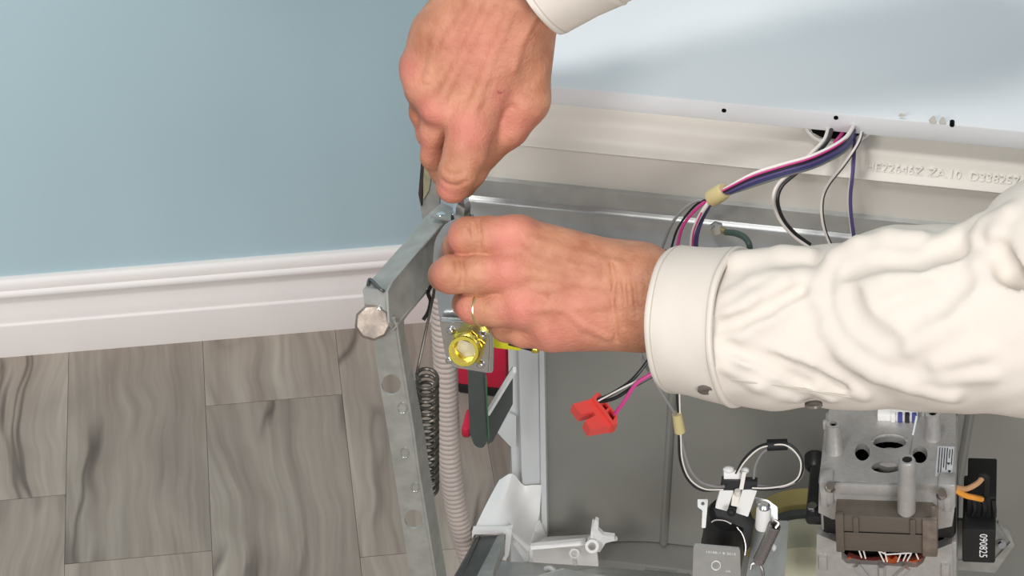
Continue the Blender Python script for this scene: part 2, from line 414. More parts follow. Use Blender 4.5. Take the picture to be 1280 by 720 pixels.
# the wire slot under the door edge
ct = MB(); path = [VN(x, y, .004) for x, y in ((985, 152), (1003, 154), (1012, 166), (1024, 175), (1045, 178), (1070, 176), (1084, 168), (1088, 161), (1105, 160))]
ct.tube(spline(path, 6), .0016, 8).build('wire_slot_rim', 'cream_raised', cream)
sl = MB(); sl.sheet([VN(x, y, .003) for x, y in ((1010, 155), (1016, 166), (1028, 172), (1045, 174), (1068, 172), (1080, 165), (1084, 160))], .004).build('wire_slot', 'void', cream)
fl = [(.05, .5695), (.002, .5695), (.001, .569), (.001, .5535), (-.0005, .5525), (-.0022, .5515), (-.003, .550), (-.003, .5475), (-.0035, .532), (-.0055, .530), (-.0065, .5275), (-.0055, .525), (-.003, .5235), (.0, .520), (.05, .520)]
flange = extr(fl, -.004, .6, 'tub_flange', 'steel', dish, sharp=.9); flange['label'] = 'satin steel flange strip with rolled bead'
# grey underside of the tub: a shallow dish with two ribs
def tubn(w, z):
    v = .0
    u = (w - .057) / .095
    if 0 < w - .057 < .1: v += .026 * math.sin(math.pi * min(1, (w - .057) / .1) * .5)
    elif w >= .157: v += .026
    v += .012 * math.exp(-((w - .30) / .11) ** 2 - ((z - .36) / .12) ** 2)
    for c in (.157, .393):
        v -= .0045 * max(0, 1 - abs(w - c) / .0035) ** .5
    return v
mb = MB(); ws = sorted(set([.057 + i * .0105 for i in range(53)] + [c + k * .0009 for c in (.157, .393) for k in range(-5, 6)])); zs = [.528 - i * .0145 for i in range(25)]
vs = [DW(w, tubn(w, z), z) for z in zs for w in ws]; nw = len(ws)
fs = [(j * nw + i, j * nw + i + 1, (j + 1) * nw + i + 1, (j + 1) * nw + i) for j in range(len(zs) - 1) for i in range(nw - 1)]
bs = len(vs); vs += [DW(w, .05, z) for z in (zs[0], zs[-1]) for w in (ws[0], ws[-1])]
L_ = len(zs) - 1
fs += [(bs, bs + 1, bs + 3, bs + 2), tuple([bs, bs + 1] + [nw - 1 - i for i in range(nw)]), tuple([bs + 2, bs + 3] + [L_ * nw + nw - 1 - i for i in range(nw)]),
       tuple([bs, bs + 2] + [j * nw for j in range(L_, -1, -1)]), tuple([bs + 1, bs + 3] + [j * nw + nw - 1 for j in range(L_, -1, -1)])]
mb.add(vs, fs); tub = mb.build('tub_base', 'tub_grey', dish); tub['label'] = 'dull grey tub underside panel'
MB().box((.02, .05, .02), (.58, .49, .64), .004, DW).build('tub_shell', 'tub_grey_light', dish)
MB().box((.057, .0, .02), (.6, .05, .178), .003, DW).build('tub_rear_skirt', 'tub_grey', dish)
# stepped left skirt of the tub
sk = MB()
sk.sheet([VN(x, y, .004) for x, y in ((635, 428), (649, 428), (652, 590), (656, 640), (640, 640), (640, 591), (639, 557), (637, 517))], .012)
sk.sheet([VN(x, y, -.004) for x, y in ((648, 428), (676, 428), (678, 668), (656, 645), (652, 590))], .014)
sk.sheet([VN(x, y, -.0065) for x, y in ((674, 432), (680, 438), (684, 672), (677, 664))], .012)
skirt = sk.build('side_skirt', 'skirt_plastic', dish); skirt['label'] = 'pale grey stepped plastic skirt'
MB().sheet([VN(638, 517, -.002), VN(622, 541, -.008), VN(637, 557, -.004), VN(645, 560, .0), VN(645, 520, .0)], .003).build('skirt_tab', 'skirt_plastic', skirt)
# white corner bracket
wbp = MB()
def smrow(pts): return spline([VN(*p) for p in pts], 5)
rA = smrow([(592, 664, -.06), (600, 646, -.045), (612, 622, -.027), (624, 600, -.012)])
rB = smrow([(613, 664, -.06), (621, 645, -.045), (632, 620, -.027), (640, 592, -.009)])
rC = smrow([(635, 664, -.0595), (640, 648, -.042), (647, 630, -.021), (654, 606, -.0066)])
rD = smrow([(648, 671, -.054), (653, 654, -.03), (660, 634, -.013), (666, 606, -.0066)])
rE = smrow([(663, 683, -.046), (668, 664, -.02), (674, 644, -.0095), (677, 606, -.007)])
cols = [spline(c_, 4) for c_ in zip(rA, rB, rC, rD, rE)]
wbp.patch(cols, Vector((0, .001, -.003)))
wbp.sheet([VN(590, 665, -.0605), VN(591, 662, -.0605), VN(636, 662, -.0605), VN(636, 668, -.0605), VN(593, 668, -.0605), VN(590, 674, -.0605)], .004)
wbp.sheet([VN(632, 664, -.061), VN(640, 662, -.061), VN(636, 694, -.061), VN(632, 701, -.061), VN(626, 699, -.061), VN(631, 695, -.061)], .006)
wbp.sheet([VN(663, 683, -.0455), VN(668, 664, -.02), VN(675, 650, -.0095), VN(683, 671, -.009)], .003)
wbp.sheet([VN(663, 683, -.0455), VN(682, 671, -.0092), VN(738, 668, -.009), VN(732, 677, -.03)], .003)
wbp.sheet([VN(662, 683, -.0455), VN(732, 676, -.0305), VN(732, 680, -.0305), VN(666, 686, -.0455), VN(666, 703, -.0455), VN(662, 703, -.0455)], .004)
wbp.sheet([VN(641, 664, -.051), VN(663, 684, -.046), VN(661, 690, -.046), VN(641, 671, -.051)], .003)
wbp.sheet([VN(641, 679, -.051), VN(645, 679, -.051), VN(661, 701, -.046), VN(656, 702, -.046)], .003)
wbp.sheet([VN(641, 668, -.02), VN(664, 688, -.02), VN(662, 702, -.02), VN(657, 700, -.02), VN(643, 681, -.02)], .003)
wbp.sheet([VN(664, 685, -.015), VN(745, 679, -.015), VN(748, 708, -.015), VN(664, 703, -.015)], .003)
wb = wbp.build('corner_bracket', 'white_plastic', dish); wb['label'] = 'white plastic corner bracket with clips'
for px, py, r, n in ((740, 683, 9.0, -.04), (718, 692, 7.0, -.035)):
    c = VN(px, py, n); s = .00063; ax = (EYE - c).normalized() * .6 + ZA * .3 - NA * .4; ax.normalize()
    MB().lathe(c - ax * .007, c, [(0, r * s), (1, r * s), (1, r * s * .58), (0, r * s * .58)], 20, close=True).build('clip_ring', 'white_plastic', wb)
cl = MB(); cl.sheet([VN(x, y, -.032) for x, y in ((741, 671), (740, 661), (744, 650), (748, 652), (748, 663), (754, 669), (768, 671), (768, 676), (757, 679), (750, 690), (735, 690), (734, 676))], .004)
cl.tube([VN(743, 649, -.026), VN(741, 662, -.03), VN(740, 672, -.033)], .0016, 8).cyl(VN(757, 674, -.03), VN(770, 673, -.024), .0026, .0022, 12)
cl.build('clip_lever', 'white_plastic', wb)
MB().tube(spline([VN(718, 699, -.034), VN(719, 705, -.034), VN(719, 709, -.034)], 4), .0018, 8).build('clip_stem', 'white_plastic', wb)
# base rail (channel) and cross plate of the frame
rl = MB()
rl.sheet([VN(598, 671, -.058), VN(632, 668, -.058), VN(596, 758, -.185), VN(546, 758, -.185)], .003)
rl.sheet([VN(594, 673, -.058), VN(600, 669, -.058), VN(562, 758, -.185), VN(546, 758, -.185)], .003)
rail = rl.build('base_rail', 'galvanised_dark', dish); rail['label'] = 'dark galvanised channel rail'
MB().sheet([VN(622, 670, -.063), VN(631, 667, -.063), VN(631, 692, -.068), VN(604, 757, -.19), VN(578, 757, -.19)], .0025).build('rail_side', 'galvanised', rail)
rl = MB()
rl.sheet([VN(623, 702, -.045), VN(668, 703, -.045), VN(752, 709, -.045), VN(862, 717, -.045), VN(880, 740, -.11), VN(600, 740, -.11)], .002,
         holes=[[VN(x, y, -.07) for x, y in circ(703, 713, 5, 2.6, 14)]])
cp = rl.build('cross_plate', 'plate_grey', dish)
MB().sheet([VN(617, 718.5, -.068), VN(688, 717, -.066), VN(692, 723, -.07), VN(612, 726, -.076)], .004).build('plate_edge', 'white_plastic', cp)
MB().tube(spline([VN(682, 711, -.06), VN(688, 710, -.063), VN(694, 715, -.068), VN(698, 725, -.08)], 5), .002, 8).build('clip_strip', 'white_plastic', cp)
MB().sheet([VN(806, 712, -.046), VN(846, 716, -.046), VN(846, 719, -.046), VN(806, 715, -.046)], .003).build('plate_tab', 'steel_bright', cp)
# front leg: post with holes
pp = plane3((470, 400, 1.612), (497, 400, 1.608), (530, 720, 1.79))
post_out = [(463, 398), (494, 398), (497, 417), (517, 540), (522, 580), (590, 1000), (556, 1000), (491, 580), (485, 540), (465, 422)]
ps = MB(); ps.sheet([pp(*p) for p in post_out], .0016, holes=[[pp(*p) for p in circ(489, 481, 12, 13, 22)], [pp(*p) for p in circ(517, 649, 11.5, 12, 22)]])
back = plane3((497, 400, 1.608), (506, 400, 1.626), (557, 720, 1.808))
ps.sheet([pp(494.5, 400), pp(497, 417), pp(517, 540), pp(522, 580), pp(590, 1000), back(603, 1000), back(536, 580), back(531, 540), back(506, 415), back(505, 400)], Vector((-.0014, 0, 0)))
ps.tube([pp(495.5, 404), pp(497, 417), pp(517, 540), pp(522, 580), pp(590, 1000)], .0011, 8)
post = ps.build('frame_post', 'galvanised', dish, sharp=.5); post['label'] = 'galvanised frame post with round holes'
for px, py, r in ((503, 510, 5.5), (506, 566, 5), (519, 609, 4.5)):
    c = pp(px, py); MB().tube([pp(*p) - ray(px, py) * .0003 for p in circ(px, py, r, r * 1.25, 16)] + [pp(px + r, py) - ray(px, py) * .0003], .00045, 6).build('embossed_ring', 'steel_bright', post)
# front leg: horizontal arm going back to the tub
topA = plane3((455, 361, 1.620), (486, 366, 1.606), (540, 262, 1.688))
ar = MB(); ar.sheet([topA(*p) for p in ((455, 360), (463, 351), (538, 266), (552, 253), (572, 262), (553, 279), (491, 352), (485, 366))], .0016)
inn = plane3((490, 352, 1.607), (553, 280, 1.672), (493, 414, 1.612))
ar.sheet([inn(*p) for p in ((485, 364), (491, 352), (553, 279), (562, 275), (560, 325), (533, 362), (504, 402), (493, 414), (487, 404))], .0016)
ar.tube([topA(485, 366), topA(491, 352), topA(553, 279)], .001, 8)
lowA = plane3((493, 414, 1.612), (533, 362, 1.66), (503, 410, 1.640))
ar.sheet([lowA(*p) for p in ((492, 413), (532, 361), (536, 363), (503, 402), (497, 412))], .0012)
arm = ar.build('frame_arm', 'galvanised', dish, sharp=.5); arm['label'] = 'galvanised channel arm of the frame'
fp = plane3((455, 362, 1.606), (484, 365, 1.602), (465, 420, 1.620))
MB().sheet([fp(*p) for p in rpoly([(453, 361), (482, 363), (488, 378), (491, 414), (464, 424), (458, 400)], [3, 8, 6, 3, 3, 3])], .0018).build('arm_end_tab', 'galvanised', arm)
MB().tube(spline([topA(460, 358) + Vector((0, 0, .001)), topA(463, 352) + Vector((0, 0, .002)), fp(475, 361), fp(480, 364)], 5), .0012, 8).build('tab_seam', 'galvanised_dark', arm)
bc = fp(466, 403); bx = (EYE - bc).normalized()
hx = MB().lathe(bc, bc + bx * .009, [(0, .0115), (.25, .0125), (.75, .0122), (.93, .0108), (1, .0085)], 9).build('hex_bolt', 'worn_bolt', dish); hx['label'] = 'worn brownish steel bolt head'
bc = fp(474, 386); MB().ball(bc, .0028, (1, 1, 1)).build('rivet', 'steel_bright', arm)
bc = topA(472, 381)
# little plate with rivet at the far end of the arm
kp = plane3((539, 271, 1.664), (585, 277, 1.650), (560, 255, 1.678))
lp = MB().sheet([kp(*p) for p in ((538, 270), (585, 279), (592, 268), (548, 258))], .0014).build('arm_plate', 'galvanised', arm)
MB().ball(kp(551, 268), .0034, (1, 1, .4)).build('rivet', 'steel_bright', lp)
# hinge arm standing behind, at the left side
hp = plane3((527, 200, 1.720), (548, 200, 1.712), (528, 270, 1.745))
ha = MB().sheet([hp(*p) for p in ((527, 192), (533, 180), (549, 176), (549, 256), (528, 274), (523, 243))], .002).build('hinge_arm', 'galvanised', dish); ha['label'] = 'stained galvanised hinge strip'
MB().sheet([hp(*p) - ray(540, 220) * .003 for p in ((527, 193), (530, 188), (529, 215), (527, 245), (526.5, 258), (523, 243))], .003).build('hinge_edge', 'hinge_rust', ha)
MB().sheet([hp(*p) - ray(540, 220) * .002 for p in ((531, 192), (541, 186), (540, 212), (536, 238), (529, 250), (529, 220))], .002).build('insulation_strip', 'insulation', ha)
# spring hook and spring
sp = thing('door_spring', P(540, 560, 1.72), 'dark coiled extension spring hanging beside the galvanised post', 'spring')
s0, s1 = P(534, 468, 1.668), P(535, 612, 1.775); ax = (s1 - s0); al = ax.length; az = ax.normalized(); axx = az.orthogonal().normalized(); ayy = az.cross(axx); turns = 18
pts = [s0 + az * al * t + (axx * math.cos(a) + ayy * math.sin(a)) * .0073 for t, a in ((i / (turns * 14), 2 * math.pi * i / 14) for i in range(turns * 14 + 1))]
MB().tube(pts, .0014, 7).build('coil', 'spring_dark', sp)
MB().tube(spline([P(521, 466, 1.668), P(524, 452, 1.666), P(532, 415, 1.664), P(541, 372, 1.66), P(544, 352, 1.66)], 6), .0010, 7).build('hook_rod', 'spring_dark', sp)
MB().tube(spline([P(529, 400, 1.664), P(535, 390, 1.664), P(538, 376, 1.662), P(535, 366, 1.660), P(540, 356, 1.66), P(545, 352, 1.66)], 6), .0014, 7).build('hook', 'black_rubber', sp)
MB().sheet([P(540, 352, 1.659), P(548, 348, 1.659), P(548, 372, 1.661), P(541, 374, 1.661)], .002).build('hook_tab', 'galvanised', sp)
# dark strap loop and its green edge
st = MB()
st.sheet([P(x, y, 1.80 + (y - 460) * .0006) for x, y in rpoly([(584, 452), (607, 452), (611, 548), (604, 561), (593, 558), (587, 540)], [2, 2, 3, 6, 6, 3])], .004)
st.sheet([P(x, y, 1.83 + (y - 460) * .0006) for x, y in ((641, 462), (608, 516), (609, 556), (616, 552), (641, 505))], .004)
strap = st.build('side_strap', 'dark_strap', dish); strap['label'] = 'dark grey bent strap'
MB().tube([P(607.5, 470, 1.799), P(609, 510, 1.825), P(611, 548, 1.85)], .0006, 6).build('strap_edge', 'green_edge', strap)
MB().sheet([P(641, 459, 1.825), P(641, 466, 1.825), P(608, 520, 1.862), P(607, 514, 1.862)], .003).build('strap_lip', 'white_plastic', strap)

# ---------------------------------------------------------------- red case on the floor
rc = thing('tool_case', VZ(605, 497, 0), 'red plastic case with dark base on the floor behind the hose', 'case')
def RC(a, b, z): return VZ(605, 497, 0) + WA * a + NA * b + ZA * z
MB().box((-.030, 0, .012), (.024, .13, .085), .006, RC).build('case_body', 'red_plastic', rc)
MB().box((-.028, .002, 0), (.022, .128, .013), .003, RC).build('case_base', 'black_plastic', rc)
c0 = VZ(583, 541, 0)
MB().box((-.0125, -.062, 0), (-.004, -.03, .012), .003, RC).build('case_latch', 'red_plastic', rc)

# ---------------------------------------------------------------- corrugated hose
hpth = spline([P(552, 345, 1.78), P(554, 400, 1.805), P(557, 460, 1.835), P(559, 520, 1.87), P(563, 580, 1.905), P(571, 635, 1.94), P(582, 680, 1.97), P(600, 735, 2.00)], 170)
cum = [0]
for a, b in zip(hpth, hpth[1:]): cum.append(cum[-1] + (b - a).length)
rad = [.0078 + .0017 * abs(math.sin(math.pi * s / .0052)) ** .7 for s in cum]
hs = MB().tube(hpth, rad, 18).build('drain_hose', 'hose', sharp=1.2)
tag(hs, 'pinkish grey corrugated drain hose hanging behind the frame post', 'hose')

# ---------------------------------------------------------------- water valve held by the lower hand
vl = thing('inlet_valve', P(582, 436, 1.62), 'water inlet valve on silver bracket with brass threaded fitting', 'valve')
vp = plane3((545, 300, 1.612), (600, 300, 1.606), (585, 460, 1.645))
br = MB(); br.sheet([vp(*p) for p in rpoly([(541, 330), (543, 300), (556, 280), (575, 272), (612, 285), (615, 400), (556, 400), (549, 398), (545, 360)], [4, 10, 8, 4, 4, 2, 2, 3, 4])], .0016)
plate2 = plane3((558, 403, 1.628), (616, 410, 1.620), (600, 465, 1.642))
br.sheet([plate2(*p) for p in rpoly([(549, 398), (612, 401), (617, 412), (616, 466), (609, 466), (566, 459), (557, 447)], [3, 5, 5, 6, 4, 8, 8])], .002)
br.tube([plate2(x, y) for x, y in ((552, 401), (580, 401.5), (608, 403), (613, 410), (613.5, 436), (612, 464))], .0012, 8)
bracket = br.build('mounting_bracket', 'steel_bright', vl, sharp=.5)
MB().ball(vp(558, 306), .0042, (.8, .5, 1.2)).build('bracket_dimple', 'chrome', bracket)
nv = (plate2(616, 410) - plate2(558, 403)).cross(plate2(600, 465) - plate2(558, 403)).normalized()
if nv.dot(EYE - plate2(582, 436)) < 0: nv = -nv
for px, py in ((564, 413), (603, 419), (562, 449), (601, 455)):
    c = plate2(px, py); s_ = MB().lathe(c - nv * .001, c + nv * .0026, [(0, .0031), (.45, .0031), (.75, .0026), (1, .0014)], 16).build('screw', 'chrome', bracket)
vv = ((EYE - plate2(584, 434)).normalized() + WA * -.16 + ZA * -.26).normalized()
c = plate2(585, 433)
MB().lathe(c - nv * .001, c + vv * .006, [(0, .0128), (.85, .0128), (1, .0116), (1, .0076), (0, .0076)], 6, close=True, phase=.5).build('brass_hex', 'brass', vl)
MB().lathe(c + vv * .004, c + vv * .0165, [(0, .0108), (.9, .0108), (1, .0102), (1, .0080), (-.3, .0074)], 32, cap=False).build('brass_fitting', 'brass', vl)
MB().cyl(c + vv * .0005, c + vv * .0012, .0074).build('valve_screen', 'stain', vl)
vb = MB(); vb.box((-.004, .004, -.010), (.016, .03, .010), .002, lambda a, b, z: P(622, 428, 1.632) + WA * a + NA * b + ZA * z).build('valve_body', 'yellow_plastic', vl)
MB().tube(spline([P(632, 424, 1.636), P(650, 430, 1.64), P(664, 436, 1.645)], 4), .0014, 7).build('valve_stem', 'tape', vl)
MB().tube([P(636, 430, 1.636), P(652, 434, 1.638), P(666, 438, 1.642)], .0011, 7).build('terminal', 'black_rubber', vl)
MB().ball(P(669, 437, 1.642), .0032, (1, .8, .9)).build('valve_pin', 'brass', vl)

# ---------------------------------------------------------------- nut driver between the fingers
nd = thing('nut_driver', P(577, 272, 1.648), 'chrome hex nut driver turning under the upper hand fingertips', 'screwdriver')
a0, a1 = P(576.5, 271, 1.646), P(578.5, 247, 1.630)
MB().lathe(a0, a1, [(0, .0062), (.72, .0060), (.92, .0046), (1, .0022)], 6).build('hex_socket', 'chrome', nd)
MB().lathe(P(576.3, 273.5, 1.650), a0, [(0, .0070), (.6, .0070), (1, .0058)], 20).build('collar', 'black_rubber', nd)
MB().tube([P(569, 270, 1.652), P(570, 252, 1.644)], .0018, 8).build('side_pin', 'steel_bright', nd)
MB().tube([P(583, 258, 1.648), P(586, 228, 1.640), P(590, 190, 1.625)], .0011, 8).build('shaft', 'steel', nd)

# ---------------------------------------------------------------- motor
class Fr:
    """dishwasher frame rolled by a few degrees about n"""
    def __init__(s, c, rho):
        s.o = DW(*c); cr, sr = math.cos(rho), math.sin(rho)
        s.w = WA * cr + ZA * sr; s.n = NA; s.z = ZA * cr - WA * sr; s.c = c
    def __call__(s, w, n, z): return s.o + s.w * (w - s.c[0]) + s.n * (n - s.c[1]) + s.z * (z - s.c[2])
    def loc(s, p): v = p - s.o; return v.dot(s.w) + s.c[0], v.dot(s.n) + s.c[1], v.dot(s.z) + s.c[2]
    def on_n(s, px, py, n): q = s.loc(VN(px, py, n)); return q[0], q[2]
    def on_z(s, px, py, z):
        r = ray(px, py); p = s(0, 0, z); q = s.loc(EYE + r * ((p - EYE).dot(s.z) / r.dot(s.z))); return q[0], q[1]
MF = Fr((.328, -.1, .40), math.radians(6.5))
mo = thing('wash_motor', DW(.328, -.08, .30), 'cast aluminium dishwasher motor with copper windings and three posts', 'motor')
T = .428
nBk = -.045
hL, nF = MF.on_z(1023, 601, T); hR = MF.on_z(1195, 606, T)[0]
def onT(px, py): w, n = MF.on_z(px, py, T); return w, n
hl = MB()
top = rpoly([(hL, nF), (hR, nF), (hR - .002, nBk), (hL + .003, nBk)], .006)
hol = []
for px, py, rx, ry in ((1078, 565, 9.5, 11), (1150, 568, 9.5, 11), (1112, 553, 21, 8), (1108, 584, 19, 7)):
    hol.append([MF(*onT(x, y), T) for x, y in circ(px, py, rx, ry, 18)])
hl.sheet([MF(a, b, T) for a, b in top], Vector((0, 0, -.006)), holes=hol)
hl.box((hL, nF + .004, .372), (hL + .008, nBk, T - .003), .002, MF).box((hR - .008, nF + .006, .374), (hR, nBk, T - .003), .002, MF).box((hL, nBk - .006, .372), (hR, nBk, T - .003), .002, MF)
fu = [MF.on_n(x, y, nF) for x, y in ((1024, 601), (1194, 606), (1193, 638), (1190, 658), (1160, 664), (1159, 643), (1155, 639), (1056, 634), (1052, 638), (1052, 650), (1040, 649), (1023, 641))]
hl.sheet([MF(a, nF, b) for a, b in fu], NA * .008)
ue = [MF.on_n(x, y, nF - .002) for x, y in ((1046, 608), (1122, 612), (1122, 618), (1046, 613))]
hl.box((hL + .012, nF - .002, T - .012), (hR - .03, nF + .004, T - .001), .001, MF)
for px0, px1 in ((1024, 1042), (1172, 1195)):
    w0 = MF.on_n(px0, 606, nF)[0]; w1 = MF.on_n(px1, 606, nF)[0]; hl.box((w0, nF - .003, T - .022), (w1, nF + .011, T + .003), .002, MF)
for px, py in ((1030, 622), (1184, 628)):
    w, z = MF.on_n(px, py, nF - .002); hl.box((w - .0025, nF - .0035, z - .009), (w + .0025, nF + .002, z + .006), .0008, MF)
housing = hl.build('upper_housing', 'cast_aluminium', mo)
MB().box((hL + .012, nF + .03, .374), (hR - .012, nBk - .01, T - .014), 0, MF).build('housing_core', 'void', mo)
hub = onT(1112, 569); MB().lathe(MF(hub[0], hub[1], T - .012), MF(hub[0], hub[1], T - .001), [(0, .011), (.9, .0105), (1, .009)], 20).build('bearing_hub', 'cast_aluminium', mo)
rm = onT(1112, 549); MB().tube([MF(*onT(x, y), T) for x, y in circ(1112, 552, 21, 8, 24)[12:]], .0012, 7).build('bearing_rim', 'cast_aluminium', mo)
for px, py, h, r0, r1 in ((1043, 567, .027, .0064, .0052), (1166, 550, .024, .0062, .0056)):
    w, n = onT(px, py - 4); p = MB().lathe(MF(w, n, T - .002), MF(w, n, T + h), [(0, r0 * 1.15), (.15, r0), (1, r1), (1, r1 * .5), (.8, r1 * .5)], 22, cap=False).build('mounting_post', 'cast_aluminium', mo)
    MB().cyl(MF(w, n, T + h * .5), MF(w, n, T + h * .9), r1 * .5).build('post_hole', 'void', p)
    MB().box((w - .008, n + .001, T + h - .008), (w - .003, n + .005, T + h), .0008, MF).build('post_tab', 'cast_aluminium', p)
nP = -.141; w, zb = MF.on_n(1133, 640, nP); _, zt = MF.on_n(1135, 574, nP)
p = MB().lathe(MF(w, nP, zb), MF(w + .001, nP, zt), [(0, .0050), (.03, .0066), (.55, .0066), (.75, .0058), (.8, .0062), (.97, .0060), (1, .0052), (1, .0036), (.96, .0036)], 24, cap=False).build('mounting_post', 'cast_aluminium', mo)
MB().cyl(MF(w, nP, zb - .0005), MF(w, nP, zb + .001), .0052).build('post_end', 'cast_aluminium', p)
MB().cyl(MF(w + .001, nP, zt - .006), MF(w + .001, nP, zt - .0008), .0042).build('post_hole', 'black_rubber', p)
for px, py in ((1038, 607), (1177, 616)):
    c = VN(px, py, nF - .006); MB().lathe(c - ZA * .002, c + ZA * .003 - NA * .003, [(0, .0042), (.6, .0042), (1, .0032)], 16).build('housing_screw', 'chrome', mo)
lb = [MF(*onT(x, y), T + .0004) for x, y in ((1172, 558), (1193, 559), (1190, 596), (1169, 595))]
lab = MB().sheet(lb, Vector((0, 0, -.0006))).build('paper_label', 'paper_label', mo); lab['label'] = 'small white printed rating label'
ux = (lb[3] - lb[0]).normalized(); uy = (lb[1] - lb[0]).normalized()
for k, (a, b) in enumerate(((.08, .62), (.1, .40), (.05, .8), (.05, .72), (.05, .88), (.05, .9))):
    o_ = lb[0] + (lb[1] - lb[0]) * (.87 - k * .15) + (lb[3] - lb[0]) * a; q = (lb[3] - lb[0]) * (b - a); wdt = (lb[1] - lb[0]) * .055
    MB().sheet([o_ + ZA * .0002, o_ + q + ZA * .0002, o_ + q + wdt + ZA * .0002, o_ + wdt + ZA * .0002], Vector((0, 0, -.0003))).build('print_line', 'ink', lab)
for fx, fy, a, b in ((.62, .55, .13, .09), (.70, .80, .14, .1)):
    o_ = lb[0] + (lb[1] - lb[0]) * fx + (lb[3] - lb[0]) * fy
    MB().sheet([o_ + ZA * .0002, o_ + (lb[1] - lb[0]) * .22 + ZA * .0002, o_ + (lb[1] - lb[0]) * .11 + (lb[3] - lb[0]) * b + ZA * .0002], Vector((0, 0, -.0003))).build('print_mark', 'ink', lab)
wl, zl = MF.on_n(1044, 645, -.144); wr, _ = MF.on_n(1158, 650, -.144); _, z2 = MF.on_n(1100, 690, -.144); zl = MF.on_n(1100, 646, -.144)[1]
lam = MB().box((wl, -.144, z2), (wr + .0045, -.105, zl), .0008, MF).build('lamination_stack', 'lamination', mo); lam['label'] = 'dark brown laminated steel core'
zm = (zl + z2) / 2 + .002
MB().box((wl, -.1447, zm - .0002), (wr, -.1438, zm + .0002), 0, MF).build('core_seam', 'void', lam)
for px in (1070, 1141):
    w, _ = MF.on_n(px, 660, -.145); MB().box((w - .002, -.146, zm + .001), (w + .002, -.143, zl - .0005), .0005, MF).build('core_rib', 'lamination', lam)
MB().box((wl, -.1455, z2 - .0005), (wl + .006, -.142, zl + .002), .0006, MF).build('core_end', 'lamination', lam)
wq = MB().box((wr - .003, -.1465, z2 - .001), (wr + .008, -.130, zl), .0012, MF).build('core_end', 'worn_bolt', lam)
lw, rw = hL - .0005, hR + .001
zA = MF.on_n(1030, 647, nF)[1]; zB = MF.on_n(1030, 668, nF)[1]
MB().box((lw + .001, nF + .003, zB - .004), (rw - .001, nBk, zA + .012), .004, MF).build('stator_band', 'black_plastic', mo)
fl_ = [MF.on_n(x, y, nF) for x, y in ((1021, 666), (1040, 674), (1052, 680), (1052, 697), (1058, 703), (1146, 708), (1154, 702), (1160, 688), (1172, 685), (1190, 678), (1192, 760), (1020, 755))]
lh = MB(); lh.sheet([MF(a, nF - .001, b) for a, b in fl_], NA * .008)
zlo = MF.on_n(1100, 757, nF)[1]
lh.box((lw, nF + .004, zlo), (lw + .008, nBk, MF.on_n(1022, 668, nF)[1] - .002), .002, MF).box((rw - .008, nF + .004, zlo), (rw, nBk, MF.on_n(1190, 680, nF)[1] - .002), .002, MF)
for px, py in ((1029, 702), (1182, 712)):
    w, z = MF.on_n(px, py, nF); lh.box((w - .003, nF - .004, z - .006), (w + .003, nF + .001, z + .008), .0008, MF)
for a, b in (((1070, 706), (1084, 724)), ((1102, 707), (1102, 724)), ((1134, 709), (1118, 724))):
    lh.tube([VN(*a, nF - .002), VN(*b, nF - .002)], .0028, 6)
lh.build('lower_housing', 'cast_aluminium', mo)
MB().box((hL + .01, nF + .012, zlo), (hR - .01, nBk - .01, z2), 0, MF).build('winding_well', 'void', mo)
for k in range(4):
    pts = [VN(1060 + t * 95, 692 + k * 3.2 + 7 * math.sin(math.pi * t) + 2 * math.sin(9 * t), nF + .005 + .001 * k) for t in [i / 16 for i in range(17)]]
    MB().tube(pts, .0018, 7).build('winding', 'copper_dark' if k in (0, 3) else 'copper', mo)
MB().tube([VN(1106 + t * 18, 694 + 5 * math.sin(math.pi * t), nF + .001) for t in [i / 8 for i in range(9)]], .0036, 8).build('winding', 'copper', mo)
for a, b in (((1073, 686), (1077, 697)), ((1079, 687), (1082, 698)), ((1098, 688), (1105, 702)), ((1106, 690), (1109, 702)), ((1126, 692), (1122, 702)), ((1133, 692), (1129, 701)), ((1139, 692), (1134, 701)), ((1145, 692), (1148, 699)), ((1097, 688), (1108, 693)), ((1108, 693), (1140, 691))):
    MB().tube([VN(*a, nF - .003), VN(*b, nF - .003)], .0006, 6).build('lacing', 'string_white', mo)
sh = MB(); sh.tube([VN(1146, 520, -.09), VN(1141, 545, -.1), VN(1137, 572, -.135)], .0011, 7).build('ground_lead', 'steel', mo)
tb = MB(); w, n = onT(1120, 531)
tbk = MB().box((w - .014, n + .004, T - .002), (w + .016, n + .012, T + .006), .001, MF).build('terminal_block', 'white_plastic', mo)
for k, m_ in enumerate(('white_plastic', 'wire_blue', 'wire_black', 'wire_blue')):
    MB().box((w - .004 + k * .0052, n + .002, T + .0), (w - .0005 + k * .0052, n + .006, T + .008), .0006, MF).build('terminal', m_, tbk)
# left lug of the motor
MB().box((hL - .012, -.118, .372), (hL + .002, -.06, .382), .003, MF).build('motor_lug', 'black_plastic', mo)
MB().cyl(MF(hL - .007, -.11, .382), MF(hL - .007, -.11, .386), .0035).build('lug_screw', 'chrome', mo)

